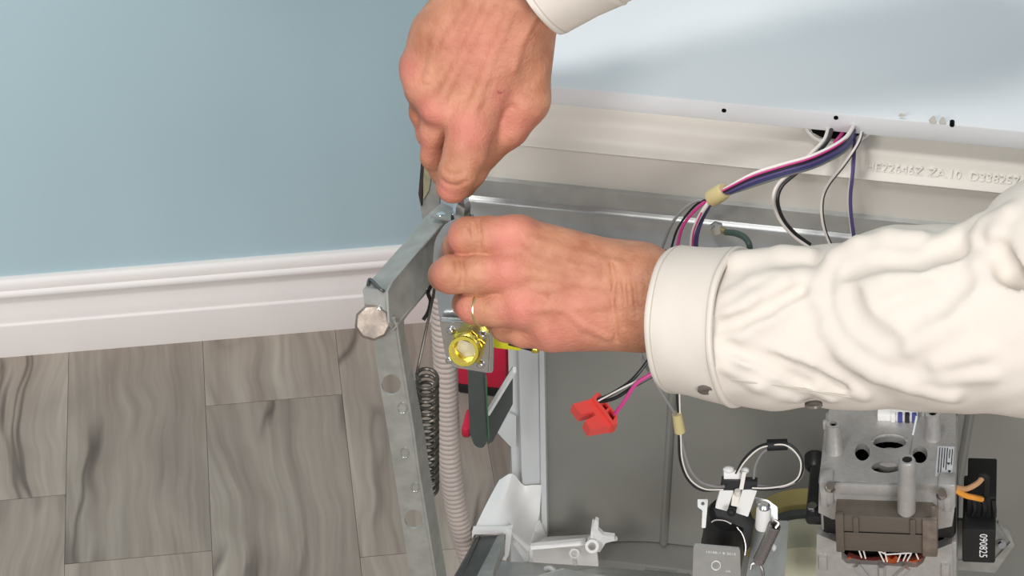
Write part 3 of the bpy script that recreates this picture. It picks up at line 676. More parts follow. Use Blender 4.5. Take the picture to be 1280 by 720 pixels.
# ---------------------------------------------------------------- black relay with white number
re = thing('start_relay', DW(.40, -.09, .33), 'black box relay printed 090825 beside the motor', 'relay')
nR = -.118
w0, zt = MF.on_n(1203, 650, nR); w1, _ = MF.on_n(1245, 650, nR); zb = MF.on_n(1225, 704, nR)[1]; zt2 = MF.on_n(1225, 662, nR)[1]
MB().box((w0, nR, zb), (w1, -.06, zt2), .0015, MF).build('relay_body', 'black_plastic', re)
zc = MF.on_n(1226, 618, -.08)[1]
MB().box((w0 + .003, -.104, zt2 - .002), (w1, -.062, zt2 + .020), .001, MF).build('relay_cap', 'black_rubber', re)
for k in range(3):
    MB().tube(spline([MF(w0 + .008 + k * .007, -.1045, zt2 + .018), MF(w0 + .009 + k * .007, -.106, zt2 + .010), MF(w0 + .007 + k * .008, -.1045, zt2 + .001)], 4), .0018, 7).build('cap_rib', 'black_plastic', re)
Mx = frameM(MF((w0 + w1) / 2 + .0005, nR - .0003, zt2 - .004), -MF.z, MF.w)
text('printed_number', '090825', .0084, Mx, 'print_white', re, .0001)
pl_ = MB(); pl_.sheet([VN(x, y, -.092) for x, y in ((1189, 700), (1240, 703), (1263, 678), (1248, 655), (1262, 664), (1268, 682), (1244, 716), (1188, 712))], .004)
pl_.sheet([VN(x, y, -.09) for x, y in ((1190, 650), (1248, 654), (1263, 677), (1241, 703), (1190, 700))], .003)
pl_.build('relay_bracket', 'galvanised', re)
c = VN(1252, 680, -.093); MB().lathe(c, c - NA * .003 + ZA * .001, [(0, .0036), (.6, .0036), (1, .0024)], 16).build('screw', 'chrome', re)
MB().tube(spline([VN(1194, 609, -.125), VN(1208, 611, -.12), VN(1222, 604, -.115), VN(1229, 596, -.11)], 5), .0021, 8).build('lead', 'wire_tan', re)
MB().tube(spline([VN(1194, 612, -.126), VN(1206, 619, -.122), VN(1218, 622, -.118), VN(1227, 624, -.112)], 5), .0022, 8).build('lead', 'wire_orange', re)
MB().tube(spline([VN(1226, 597, -.11), VN(1230, 595, -.11), VN(1233, 600, -.11), VN(1232, 620, -.105)], 5), .0026, 8).build('lead_sleeve', 'black_rubber', re)

# ---------------------------------------------------------------- pump behind
pu = thing('pump_housing', DW(.26, -.04, .30), 'round pump housing with olive ring behind the motor', 'pump')
c = VN(1012, 690, -.03)
MB().lathe(c - NA * .03, c + NA * .028, [(0, .036), (.1, .040), (.5, .042), (1, .044)], 40).build('pump_body', 'pale_green', pu)
MB().lathe(c + NA * .002, c + NA * .018, [(0, .045), (0, .052), (1, .054), (1, .045)], 48, close=True).build('pump_ring', 'olive', pu)
MB().lathe(c - NA * .004, c + NA * .006, [(0, .0415), (0, .046), (1, .047), (1, .0415)], 48, close=True).build('pump_gasket', 'dark_strap', pu)
c2 = VN(1018, 583, .012); MB().lathe(c2 - NA * .004, c2 + NA * .01, [(0, .005), (.3, .008), (1, .009)], 16).build('pump_boss', 'black_plastic', pu)

# ---------------------------------------------------------------- solenoid actuator
so = thing('drain_solenoid', DW(.205, -.08, .27), 'black drain solenoid with white clips and silver plate', 'solenoid')
nS = -.100
plf = plane3((867, 681, 1.822), (925, 686, 1.815), (870, 720, 1.85))
sp_ = MB().sheet([plf(*p) for p in rpoly([(867, 681), (925, 686), (926, 740), (865, 740)], [3, 3, 1, 1])], .0016).build('front_plate', 'steel', so); sp_['label'] = 'stamped silver plate'
rx = (plf(925, 686) - plf(867, 681)).normalized(); ry = (plf(867, 681) - plf(865, 715)).normalized(); vo = (EYE - plf(890, 700)).normalized()
text('stamped_text', '10185-1 B 2013', .0036, frameM(plf(882, 691) + vo * .0002, rx, ry), 'print_white', sp_, .00008)
text('stamped_text', 'UR', .003, frameM(plf(907, 715) + vo * .0002, rx, ry), 'print_white', sp_, .00008)
MB().tube([plf(*p) + vo * .0002 for p in circ(895, 707, 5.5, 5.5, 16)] + [plf(900.5, 707) + vo * .0002], .0004, 6).build('stamp_ring', 'print_white', sp_)
ca, cb = P(899, 706, 1.905), P(912, 642, 1.846)
MB().lathe(ca, cb, [(0, .0175), (.72, .0175), (.74, .0188), (.9, .0188), (1, .016)], 28).build('coil_body', 'black_plastic', so)
MB().sheet([P(x, y, 1.822) for x, y in ((893, 636), (938, 645), (944, 650), (938, 683), (931, 690), (929, 660), (896, 646))], .012).build('coil_frame', 'black_rubber', so)
for pa in ([(889, 653), (895, 650), (906, 651), (914, 655)], [(921, 659), (928, 668), (932, 682), (931, 694)]):
    MB().tube(spline([P(x, y, 1.815) for x, y in pa], 4), .0006, 6).build('coil_lead', 'spring_bright', so)
wl_ = plane3((900, 612, 1.795), (945, 612, 1.792), (910, 645, 1.800))
for poly in ([(900, 613), (917, 613), (909, 639), (894, 635)], [(928, 612), (947, 611), (935, 646), (920, 641)]):
    MB().sheet([wl_(*p) for p in rpoly(poly, 1.2, 3)], .008).build('white_clip', 'white_plastic', so)
MB().sheet([wl_(*p) for p in ((902, 600), (947, 602), (946, 612), (900, 613))], .009).build('clip_band', 'black_plastic', so)
MB().sheet([P(x, y, 1.795) for x, y in rpoly([(905, 586), (913, 585), (927, 591), (928, 600), (905, 600)], 2, 3)], .008).build('white_cap', 'white_plastic', so)
MB().ball(P(911, 587, 1.795), .0032, (1.4, 1, .8)).ball(P(931, 588, 1.795), .0028, (1.2, 1, .9)).build('cap_stud', 'white_plastic', so)
MB().sheet([P(x, y, 1.79) for x, y in ((928, 590), (933, 590), (929, 612), (924, 612))], .004).build('pull_rod', 'cream_plastic', so)
MB().sheet([P(x, y, 1.797) for x, y in ((916, 614), (927, 614), (923, 634), (914, 632))], .006).cyl(P(922, 613, 1.79), P(922, 619, 1.793), .0022).build('plunger', 'cream_plastic', so)
MB().ball(P(914, 640, 1.79), .0034).build('plunger_knob', 'black_rubber', so)
MB().sheet([P(x, y, 1.825) for x, y in rpoly([(872, 624), (885, 624), (884, 637), (882, 660), (877, 660), (878, 638), (872, 634)], 1.5, 3)], .0016, holes=[[P(x, y, 1.825) for x, y in circ(878.5, 629.5, 2.4, 2.4, 10)]]).build('mount_tab', 'plate_grey', so)
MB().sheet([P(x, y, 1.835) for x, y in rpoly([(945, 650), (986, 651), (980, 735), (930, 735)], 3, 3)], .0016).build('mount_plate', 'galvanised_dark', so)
MB().sheet([P(x, y, 1.805) for x, y in rpoly([(943, 621), (960, 625), (972, 634), (972, 658), (968, 660), (950, 640)], 2, 3)], .002).build('lever_plate', 'steel', so)
MB().lathe(P(953, 660, 1.80), P(955, 634, 1.79), [(0, .0052), (.1, .0056), (.9, .0056), (1, .0048)], 18).build('roller', 'white_plastic', so)
MB().lathe(P(955, 635, 1.79), P(955.5, 630, 1.787), [(0, .0046), (.6, .0046), (1, .003)], 14).build('roller_screw', 'chrome', so)
a0, a1 = P(969, 657, 1.79), P(948, 702, 1.81); ax = a1 - a0; z_ = ax.normalized(); x_ = z_.orthogonal().normalized(); y_ = z_.cross(x_); tn = 26
MB().tube([a0 + ax * (i / (tn * 10)) + (x_ * math.cos(i * .62832) + y_ * math.sin(i * .62832)) * .0040 for i in range(tn * 10 + 1)], .0008, 6).build('return_spring', 'spring_bright', so)
MB().tube(spline([P(968, 650, 1.79), P(973, 654, 1.79), P(969, 660, 1.79)], 4), .0012, 6).build('spring_hook', 'spring_bright', so)
MB().tube(spline([P(938, 712, 1.81), P(940, 705, 1.81), P(948, 704, 1.81), P(953, 712, 1.81), P(954, 722, 1.812)], 4), .0012, 6).build('spring_hook', 'spring_bright', so)
MB().ball(P(967, 684, 1.83), .0028, (.8, 1, 1.2)).build('plate_stud', 'white_plastic', so)

# ---------------------------------------------------------------- wires
S = .00058
har = thing('wiring_harness', P(985, 205, 1.69), 'coloured wire bundle with yellow tape leaving the door slot', 'wiring')
def wire(path, m, parent, r=1.9, dx=0, dy=0, dd=0, name='wire'):
    return MB().tube(spline([P(x + dx, y + dy, d + dd) for x, y, d in path], 8), r * S, 8).build(name, m, parent)
B = [(1068, 156, 1.722), (1052, 180, 1.690), (1015, 200, 1.672), (975, 212, 1.668), (938, 224, 1.672), (903, 241, 1.68), (892, 247, 1.685)]
tails = {'wire_white': [(876, 268, 1.69), (866, 292, 1.70), (864, 318, 1.71)], 'wire_pink': [(874, 258, 1.69), (854, 282, 1.70), (846, 312, 1.71)], 'wire_purple': [(880, 268, 1.695), (871, 292, 1.70), (869, 318, 1.71)],
         'wire_grey': [(868, 252, 1.69), (842, 276, 1.70), (826, 314, 1.715)], 'wire_black': [(870, 256, 1.695), (848, 284, 1.705), (838, 314, 1.715)], 'wire_blue': [(878, 266, 1.70), (869, 296, 1.71), (868, 318, 1.715)]}
for m_, dx, dy, dd, r in (('wire_white', 3, -6, -.006, 2.6), ('wire_pink', 1, -3, -.002, 2.1), ('wire_purple', 2, 2, -.006, 3.2), ('wire_black', 2, -1, -.008, 1.5), ('wire_blue', 3, 5, -.002, 2.6), ('wire_grey', 5, 8, .004, 1.9)):
    pth = [(x + dx * (.4 if i > 4 else 1), y + dy * (.45 if i > 4 else 1), d + dd) for i, (x, y, d) in enumerate(B)] + tails[m_]
    wire(pth, m_, har, r)
wire([(x + 2, y - 3.6, d - .009) for x, y, d in B], 'wire_pink', har, 1.2)
wire([(x + 1, y - 2.2, d - .009) for x, y, d in tails['wire_white']], 'wire_pink', har, 1.1)
a, b = P(906, 238, 1.674), P(888, 249, 1.683)
MB().lathe(a, b, [(0, .0055), (.1, .0060), (.9, .0062), (1, .0056)], 14).build('tape_band', 'tape', har)
for pth, m_, r in (([(1036, 158, 1.715), (1030, 175, 1.70), (1012, 194, 1.69), (990, 214, 1.695), (972, 232, 1.70), (967, 250, 1.702), (974, 273, 1.706), (990, 293, 1.71), (1010, 308, 1.712), (1030, 320, 1.715)], 'wire_white', 2.4),
                   ([(1040, 158, 1.715), (1035, 176, 1.698), (1016, 197, 1.688), (996, 216, 1.693), (978, 232, 1.698), (972, 250, 1.70), (978, 272, 1.705), (993, 291, 1.709), (1013, 306, 1.712)], 'wire_black', 2.4),
                   ([(1078, 158, 1.715), (1073, 178, 1.70), (1055, 205, 1.695), (1034, 232, 1.70), (1027, 255, 1.705), (1030, 285, 1.71), (1042, 315, 1.715)], 'wire_white', 1.9),
                   ([(1080, 159, 1.714), (1074.5, 179, 1.698), (1057, 206, 1.693), (1036, 233, 1.698), (1029, 255, 1.703), (1032, 285, 1.708), (1044, 315, 1.713)], 'wire_black', .8),
                   ([(1068, 158, 1.716), (1068, 185, 1.705), (1066, 215, 1.70), (1063, 245, 1.705), (1064, 270, 1.708), (1068, 300, 1.712)], 'wire_purple', 2.4),
                   ([(1064, 165, 1.716), (1065, 190, 1.707), (1063, 220, 1.702), (1060.5, 246, 1.706), (1061.5, 270, 1.709), (1065.5, 300, 1.713)], 'wire_white', .8),
                   ([(1056, 158, 1.72), (1052, 168, 1.712), (1044, 178, 1.70)], 'wire_pink', 2.6)):
    wire(pth, m_, har, r)
# ring terminal with green earth wire
eg = thing('earth_lead', P(900, 284, 1.80), 'green earth wire with ring terminal screwed to the steel flange', 'wire')
ec = VN(896, 283, -.007); MB().lathe(ec, ec - NA * .006, [(0, .0052), (.45, .0052), (.5, .0044), (1, .0038)], 6).build('ring_screw', 'chrome', eg)
MB().cyl(VN(899, 286, -.010), VN(910, 291, -.012), .0024, .0022, 12).build('ring_terminal', 'olive', eg)
MB().tube(spline([VN(907, 290, -.012), VN(921, 292, -.018), VN(932, 298, -.024), VN(937, 308, -.03), VN(936, 322, -.03)], 6), .0024, 8).build('wire', 'wire_green', eg)
# red plug with its wires
rp = thing('red_plug', P(746, 512, 1.72), 'red plastic plug with black, white and pink wires', 'connector')
pf = plane3((718, 508, 1.72), (765, 530, 1.718), (745, 490, 1.728))
MB().sheet([pf(*p) for p in ((716, 505), (741, 498), (772, 531), (738, 537), (731, 526), (745, 519), (742, 515), (726, 518))], .012).build('plug_body', 'red_connector', rp)
lip_ = MB(); lip_.sheet([pf(*p) - ray(745, 510) * .004 for p in ((740, 497), (747, 490), (750, 492), (772, 520), (771, 530), (767, 532))], .014,
    holes=[[pf(*p) - ray(745, 510) * .004 for p in q] for q in ([(746, 498), (749, 495.5), (753, 501), (750, 504)], [(752, 506), (756.5, 502.5), (761, 509), (757, 512.5)], [(759, 515), (763.5, 511), (769.5, 520), (766, 525.5)])])
lip_.build('plug_collar', 'red_connector', rp)
MB().sheet([pf(*p) + ray(745, 510) * .005 for p in ((745, 497), (750, 494), (770, 520), (766, 526))], .003).build('plug_cavity', 'void', rp)
for pth, m_, r in (([(747, 500, 1.722), (765, 492, 1.715), (790, 475, 1.71), (812, 448, 1.71), (822, 430, 1.71)], 'wire_black', 2.3),
                   ([(748, 503, 1.722), (770, 497, 1.714), (792, 483, 1.71), (815, 470, 1.71), (830, 460, 1.71)], 'wire_black', 2.3),
                   ([(748, 501, 1.720), (767, 491, 1.712), (788, 480, 1.707), (812, 469, 1.707)], 'wire_white', 1.1),
                   ([(768, 518, 1.720), (778, 505, 1.712), (795, 480, 1.705), (813, 468, 1.703), (828, 458, 1.705)], 'wire_pink', 2.6)):
    wire(pth, m_, rp, r)
# thin harness under the cuff down to the solenoid
th = thing('solenoid_lead', P(850, 560, 1.75), 'grey and black wires looping from tape band to solenoid', 'wiring')
for pth, m_, r in (([(798, 436, 1.72), (808, 458, 1.72), (824, 486, 1.725), (843, 516, 1.74), (849, 530, 1.75), (853, 555, 1.76), (862, 585, 1.77), (876, 602, 1.78), (895, 608, 1.785), (905, 608, 1.788)], 'wire_grey', 2.0),
                   ([(846, 470, 1.735), (846.5, 500, 1.74), (848, 520, 1.745), (848.5, 545, 1.757), (850, 575, 1.768), (860, 600, 1.778), (878, 613, 1.784), (904, 611, 1.788)], 'wire_black', 1.5),
                   ([(849, 470, 1.735), (849.5, 500, 1.74), (850, 520, 1.743), (851, 545, 1.755), (853, 575, 1.765), (862, 598, 1.776), (880, 611, 1.782), (904, 612, 1.786)], 'wire_white', 1.0),
                   ([(920, 592, 1.79), (930, 574, 1.785), (945, 560, 1.78), (962, 554, 1.775), (980, 553, 1.775), (995, 562, 1.777), (1003, 578, 1.78), (1000, 596, 1.785), (985, 608, 1.79), (960, 612, 1.79), (940, 611, 1.792)], 'wire_black', 1.7),
                   ([(921, 593, 1.787), (931, 577, 1.782), (947, 562, 1.777), (962, 557, 1.773), (980, 556, 1.772), (993, 564, 1.774), (1001, 578, 1.777), (998, 596, 1.782), (984, 606, 1.787), (960, 610, 1.788), (940, 610, 1.79)], 'wire_white', 1.1),
                   ([(942, 598, 1.792), (945, 580, 1.786), (954, 565, 1.78), (968, 559, 1.778), (985, 559, 1.778), (998, 570, 1.78), (1004, 585, 1.783), (998, 600, 1.787), (975, 609, 1.79), (945, 607, 1.793)], 'wire_grey', 1.7)):
    wire(pth, m_, th, r)
MB().cyl(P(846, 517, 1.742), P(850, 539, 1.752), .0036, .0042, 12).build('tape_band', 'tape', th)
MB().cyl(P(959, 556.5, 1.776), P(984, 555.5, 1.776), .0044, .0042, 14).build('black_band', 'black_rubber', th)

# ---------------------------------------------------------------- organic shapes: smooth signed-distance bodies meshed by surface nets
RT = np.array((1, 0, 0.)); UP = np.array((0, sP, cP)); FW = np.array((0, cP, -sP))
class Org:
    def __init__(s, d): s.d = d; s.s = d / FPX
    def c(s, px, py, z):
        dep = s.d - z * s.s; return np.array(((px - 640) / FPX * dep, -(py - 360) / FPX * dep, -dep))
    def world(s, V): return np.array((0, 0, CAM_H)) + V[:, 0:1] * RT + V[:, 1:2] * UP - V[:, 2:3] * FW
def cone(X, a, b, ra, rb):
    ba = b - a; L = float(ba @ ba) + 1e-12; pa = X - a.astype(np.float32)
    h = np.clip(pa @ (ba / L).astype(np.float32), 0, 1)
    q = pa - h[:, None] * ba.astype(np.float32)
    return np.sqrt(np.einsum('ij,ij->i', q, q)) - (ra + (rb - ra) * h)
def smin(a, b, k):
    h = np.maximum(k - np.abs(a - b), 0) / k; return np.minimum(a, b) - h * h * k * .25
def chain(X, og, pts, k):
    """pts: (px,py,z,r) joints"""
    D = None
    for p, q in zip(pts, pts[1:]):
        c_ = cone(X, og.c(*p[:3]), og.c(*q[:3]), p[3] * og.s, q[3] * og.s)
        D = c_ if D is None else smin(D, c_, k * og.s)
    return D
def nets(F, lo, hi, h):
    n = np.ceil((hi - lo) / h).astype(int) + 1
    g = [lo[i] + h * np.arange(n[i]) for i in range(3)]
    X = np.stack(np.meshgrid(*g, indexing='ij'), -1).reshape(-1, 3).astype(np.float32)
    D = np.concatenate([F(X[i:i + 250000]) for i in range(0, len(X), 250000)]).reshape(n)
    ins = D < 0
    cnt = np.zeros(n - 1, int)
    for i in (0, 1):
        for j in (0, 1):
            for k in (0, 1): cnt += ins[i:n[0] - 1 + i, j:n[1] - 1 + j, k:n[2] - 1 + k]
    act = (cnt > 0) & (cnt < 8); idx = -np.ones(n - 1, int); ii = np.argwhere(act); idx[act] = np.arange(len(ii))
    acc = np.zeros((len(ii), 3)); num = np.zeros(len(ii))
    cor = [(i, j, k) for i in (0, 1) for j in (0, 1) for k in (0, 1)]
    for a in cor:
        for ax in range(3):
            if a[ax]: continue
            b = list(a); b[ax] = 1
            da = D[ii[:, 0] + a[0], ii[:, 1] + a[1], ii[:, 2] + a[2]]; db = D[ii[:, 0] + b[0], ii[:, 1] + b[1], ii[:, 2] + b[2]]
            m = (da < 0) != (db < 0); t = np.where(m, da / np.where(m, da - db, 1), 0)
            p = np.tile(np.array(a, float), (len(ii), 1)); p[:, ax] += t
            acc[m] += p[m]; num[m] += 1
    V = lo + h * (ii + acc / num[:, None]); faces = []
    for ax in range(3):
        b, c_ = (ax + 1) % 3, (ax + 2) % 3
        sl0 = [slice(None)] * 3; sl1 = [slice(None)] * 3; sl0[ax] = slice(0, -1); sl1[ax] = slice(1, None)
        ch = np.argwhere(ins[tuple(sl0)] != ins[tuple(sl1)])
        ch = ch[(ch[:, b] > 0) & (ch[:, c_] > 0) & (ch[:, b] < n[b] - 1) & (ch[:, c_] < n[c_] - 1)]
        def at(db, dc):
            q = ch.copy(); q[:, b] += db; q[:, c_] += dc; return idx[q[:, 0], q[:, 1], q[:, 2]]
        qd = np.stack([at(-1, -1), at(0, -1), at(0, 0), at(-1, 0)], 1)
        fl_ = ins[ch[:, 0], ch[:, 1], ch[:, 2]]; qd[~fl_] = qd[~fl_][:, ::-1]; faces.append(qd)
    return V, np.concatenate(faces)
def organic(name, og, F, lo, hi, h, m, parent, flush=(), smooth=1):
    """lo/hi in pixels: (px0,py0,z0),(px1,py1,z1)"""
    A = np.array([og.c(x, y, z) for x in (lo[0], hi[0]) for y in (lo[1], hi[1]) for z in (lo[2], hi[2])])
    V, Fc = nets(F, A.min(0), A.max(0), h)
    me = bpy.data.meshes.new(name); Wv = og.world(V)
    me.from_pydata(Wv.tolist(), [], Fc.tolist()); me.validate()
    bm = bmesh.new(); bm.from_mesh(me); bmesh.ops.recalc_face_normals(bm, faces=bm.faces)
    for _ in range(smooth): bmesh.ops.smooth_vert(bm, verts=bm.verts, factor=.5, use_axis_x=True, use_axis_y=True, use_axis_z=True)
    for f in bm.faces: f.smooth = True
    bm.to_mesh(me); bm.free()
    if flush:
        val = np.zeros(len(V))
        for px, py, z, r, w_ in flush:
            dd = np.linalg.norm(V - og.c(px, py, z), axis=1) / (r * og.s); val = np.maximum(val, w_ * np.exp(-dd ** 2))
        at = me.attributes.new('flush', 'FLOAT', 'POINT'); at.data.foreach_set('value', val.astype(np.float32))
    return link(name, me, m, parent)
def surf(og, F, px, py, zhi=220, zlo=-120):
    zz = np.linspace(zhi, zlo, 600); X = np.array([og.c(px, py, z) for z in zz]).astype(np.float32); D = F(X)
    k = np.argmax(D < 0); return zz[k] if (D < 0).any() else None

man = thing('person', P(900, 300, 1.60), 'person in cream long-sleeved shirt working with both hands on the valve', 'person')
# ---- lower hand: enters from the right, fingers pinch the valve bracket
og = Org(1.585)
palm = [[(860, 368, 14, 44), (800, 350, 8, 40), (648, 303, 8, 31)], [(860, 372, 14, 46), (800, 366, 10, 42), (644, 340, 14, 29)], [(860, 378, 14, 46), (800, 386, 8, 42), (660, 383, 8, 30)],
        [(860, 385, 10, 44), (800, 396, 2, 40), (690, 411, -4, 28)], [(800, 392, -12, 40), (690, 405, -26, 27)], [(800, 340, -12, 36), (700, 322, -36, 30)]]
fing = [[(650, 300, 12, 29), (610, 296, 16, 25), (585, 296, 12, 24), (574, 308, -34, 20), (584, 316, -66, 16)],
        [(645, 339, 16, 28), (600, 342, 18, 25), (564, 343, 14, 23.5), (556, 344, -34, 20), (570, 336, -68, 16)],
        [(660, 383, 10, 28), (620, 385, 6, 23), (592, 384, 0, 20.5), (584, 380, -36, 18), (594, 366, -66, 15)],
        [(690, 411, -2, 26), (655, 413, -10, 21), (632, 409, -22, 18), (622, 400, -48, 16), (628, 388, -68, 14)],
        [(720, 322, -34, 28), (650, 318, -58, 24), (610, 322, -68, 20), (582, 326, -74, 16)]]
bumps = [(640, 291, 24, 19), (634, 337, 30, 18), (650, 382, 24, 19), (684, 410, 14, 16), (583, 293, 22, 14), (560, 340, 26, 13)]
def F0(X):
    D = None
    for p in palm:
        c_ = chain(X, og, p, 10); D = c_ if D is None else smin(D, c_, 16 * og.s)
    for x, y, z, r in bumps[:4]:
        c_ = cone(X, og.c(x, y, z), og.c(x + 6, y, z), r * og.s, r * og.s); D = smin(D, c_, 14 * og.s)
    out = None
    for i, f in enumerate(fing):
        c_ = chain(X, og, f, 7)
        if i < 2:
            x, y, z, r = bumps[4 + i]; c_ = smin(c_, cone(X, og.c(x, y, z), og.c(x + 3, y, z), r * og.s, r * og.s), 12 * og.s)
        c_ = smin(D, c_, 11 * og.s); out = c_ if out is None else smin(out, c_, 2 * og.s)
    return out
def ridges(og, F, lines, dig=False):
    """thin cords on the surface; each (points, radius, lift)"""
    L_ = []
    for pts, r, lift in lines:
        q = []
        for x, y in pts:
            z = surf(og, F, x, y)
            if z is not None: q.append((x, y, z + r - lift if dig else z - r + lift, r))
        if len(q) > 1: L_.append(q)
    return L_
veins = ridges(og, F0, [([(664, 312), (690, 322), (715, 333), (745, 338), (775, 330)], 4, 1.6), ([(686, 362), (692, 378), (700, 385)], 4, 1.4), ([(745, 345), (720, 352), (686, 362), (668, 360)], 4, 1.2),
                        ([(760, 420), (730, 408), (712, 392)], 4, 1.2), ([(658, 340), (700, 348), (760, 358), (800, 362)], 7, 1.6), ([(664, 384), (710, 384), (770, 378), (800, 376)], 7, 1.4), ([(656, 300), (700, 312), (780, 336)], 7, 1.4)])
grooves = ridges(og, F0, [([(764, 330), (768, 352), (765, 378), (769, 405), (771, 428)], 2, .55), ([(779, 350), (782, 380), (780, 410)], 2, .35), ([(790, 345), (793, 365), (796, 395)], 2, .35), ([(598, 276), (600, 295), (599, 313)], 2, .8), ([(576, 324), (579, 342), (577, 360)], 2, .9), ([(590, 278), (591, 296)], 2, .7), ([(570, 326), (572, 340)], 2, .7)], True)
def F1(X):
    D = F0(X)
    for q in veins: D = smin(D, chain(X, og, q, 3), 6 * og.s)
    for q in grooves:
        g_ = chain(X, og, q, 3); D = -smin(-D, g_, 4 * og.s)
    return D
fl1 = [(636, 296, 30, 26, .9), (632, 340, 34, 26, .9), (652, 384, 30, 28, .9), (690, 415, 15, 30, .7), (570, 300, 15, 20, .8), (550, 345, 15, 20, .8), (578, 390, 5, 18, .8), (720, 395, 25, 50, .45), (690, 430, 0, 40, .6)]
organic('hand', og, F1, (525, 250, -100), (880, 460, 70), .0011, 'skin', man, fl1)['label'] = 'left hand with gold ring gripping the valve bracket'
rg = [og.c(596, 384, 2)]; f_dir = og.world(np.array([og.c(592, 384, 0), og.c(620, 385, 6)])); ra_ = Vector(f_dir[0]); rb_ = Vector(f_dir[1]); dr = (rb_ - ra_).normalized()
rax = (Vector((.80, 0, 0)) - Vector(FW) * .60 + Vector(UP) * -.10).normalized()
rc_ = Vector(og.world(np.array([og.c(604, 384.5, 3)]))[0]); rr = 22.2 * og.s
MB().lathe(rc_ - rax * .0015, rc_ + rax * .0015, [(0, rr), (.3, rr + .0009), (.7, rr + .0009), (1, rr), (1, rr - .001), (0, rr - .001)], 48, close=True).build('wedding_ring', 'gold', man)['label'] = 'thin gold band'

# ---- upper hand: comes from above, fingertips on the nut driver
og2 = Org(1.595)
palm2 = [[(735, -80, 50, 52), (660, -8, 26, 46), (588, 150, 8, 31)], [(725, -85, 50, 54), (640, -12, 28, 46), (552, 130, 6, 27)], [(715, -90, 48, 54), (612, -8, 22, 44), (568, 52, 12, 38), (534, 108, 0, 27)],
         [(705, -90, 44, 52), (590, 0, 10, 44), (551, 47, 2, 37), (527, 82, -8, 27)], [(660, 10, 0, 38), (650, 120, -14, 35)], [(600, 40, -14, 44), (585, 130, -26, 36)]]
fing2 = [[(590, 154, 10, 31), (582, 190, 20, 27), (573, 214, 20, 24), (566, 233, 6, 21.5)],
         [(552, 132, 4, 26), (543, 165, -12, 18), (541, 196, -28, 15), (552, 220, -44, 13)],
         [(534, 110, -2, 25), (529, 140, -26, 17), (536, 168, -44, 15), (550, 196, -58, 13)],
         [(527, 86, -10, 24), (523, 112, -34, 17), (530, 140, -54, 15), (545, 160, -64, 13)],
         [(652, 125, -14, 34), (632, 156, -24, 30), (604, 186, -34, 24), (588, 214, -46, 20), (580, 232, -56, 16)]]
bumps2 = [(584, 158, 26, 20), (544, 136, 22, 16), (524, 92, 4, 18), (530, 114, 10, 16)]
def G0(X):
    D = None
    for p in palm2:
        c_ = chain(X, og2, p, 10); D = c_ if D is None else smin(D, c_, 16 * og2.s)
    for x, y, z, r in bumps2:
        D = smin(D, cone(X, og2.c(x, y, z), og2.c(x + 2, y - 6, z), r * og2.s, r * og2.s), 14 * og2.s)
    out = None
    for i, f in enumerate(fing2):
        c_ = smin(D, chain(X, og2, f, 7), (16 if i == 4 else 10) * og2.s); out = c_ if out is None else smin(out, c_, 2 * og2.s)
    return out
veins2 = ridges(og2, G0, [([(668, 20), (650, 55), (642, 85)], 4, 1.5), ([(600, 125), (585, 132), (570, 130)], 4, 1.2), ([(545, 45), (540, 75), (533, 100)], 4, 1.3), ([(640, 10), (612, 80), (590, 140)], 7, 1.8), ([(615, 0), (580, 70), (552, 122)], 7, 2.0), ([(590, 5), (560, 55), (538, 98)], 7, 1.6)])
groo2 = ridges(og2, G0, [([(552, 226), (562, 232), (572, 233), (582, 228)], 2, 1.2), ([(556, 214), (566, 219), (578, 217)], 2, .8), ([(628, 150), (632, 140), (640, 134)], 3, .8)], True)
def G1(X):
    D = G0(X)
    for q in veins2: D = smin(D, chain(X, og2, q, 3), 6 * og2.s)
    for q in groo2: D = -smin(-D, chain(X, og2, q, 3), 4 * og2.s)
    return D
fl2 = [(584, 160, 30, 30, .8), (540, 140, 25, 24, .8), (514, 92, 10, 30, .65), (625, 122, 30, 26, .5), (560, 236, 20, 18, .7), (640, 150, 5, 34, .5), (600, 60, 60, 60, .35), (530, 170, -20, 30, .6)]
organic('hand', og2, G1, (480, -60, -100), (740, 275, 110), .0011, 'skin', man, fl2)['label'] = 'right hand turning the nut driver'
MB().ball(P(625, 116, 1.568), .0011, (1.4, .5, .6)).build('scab', 'scab', man)

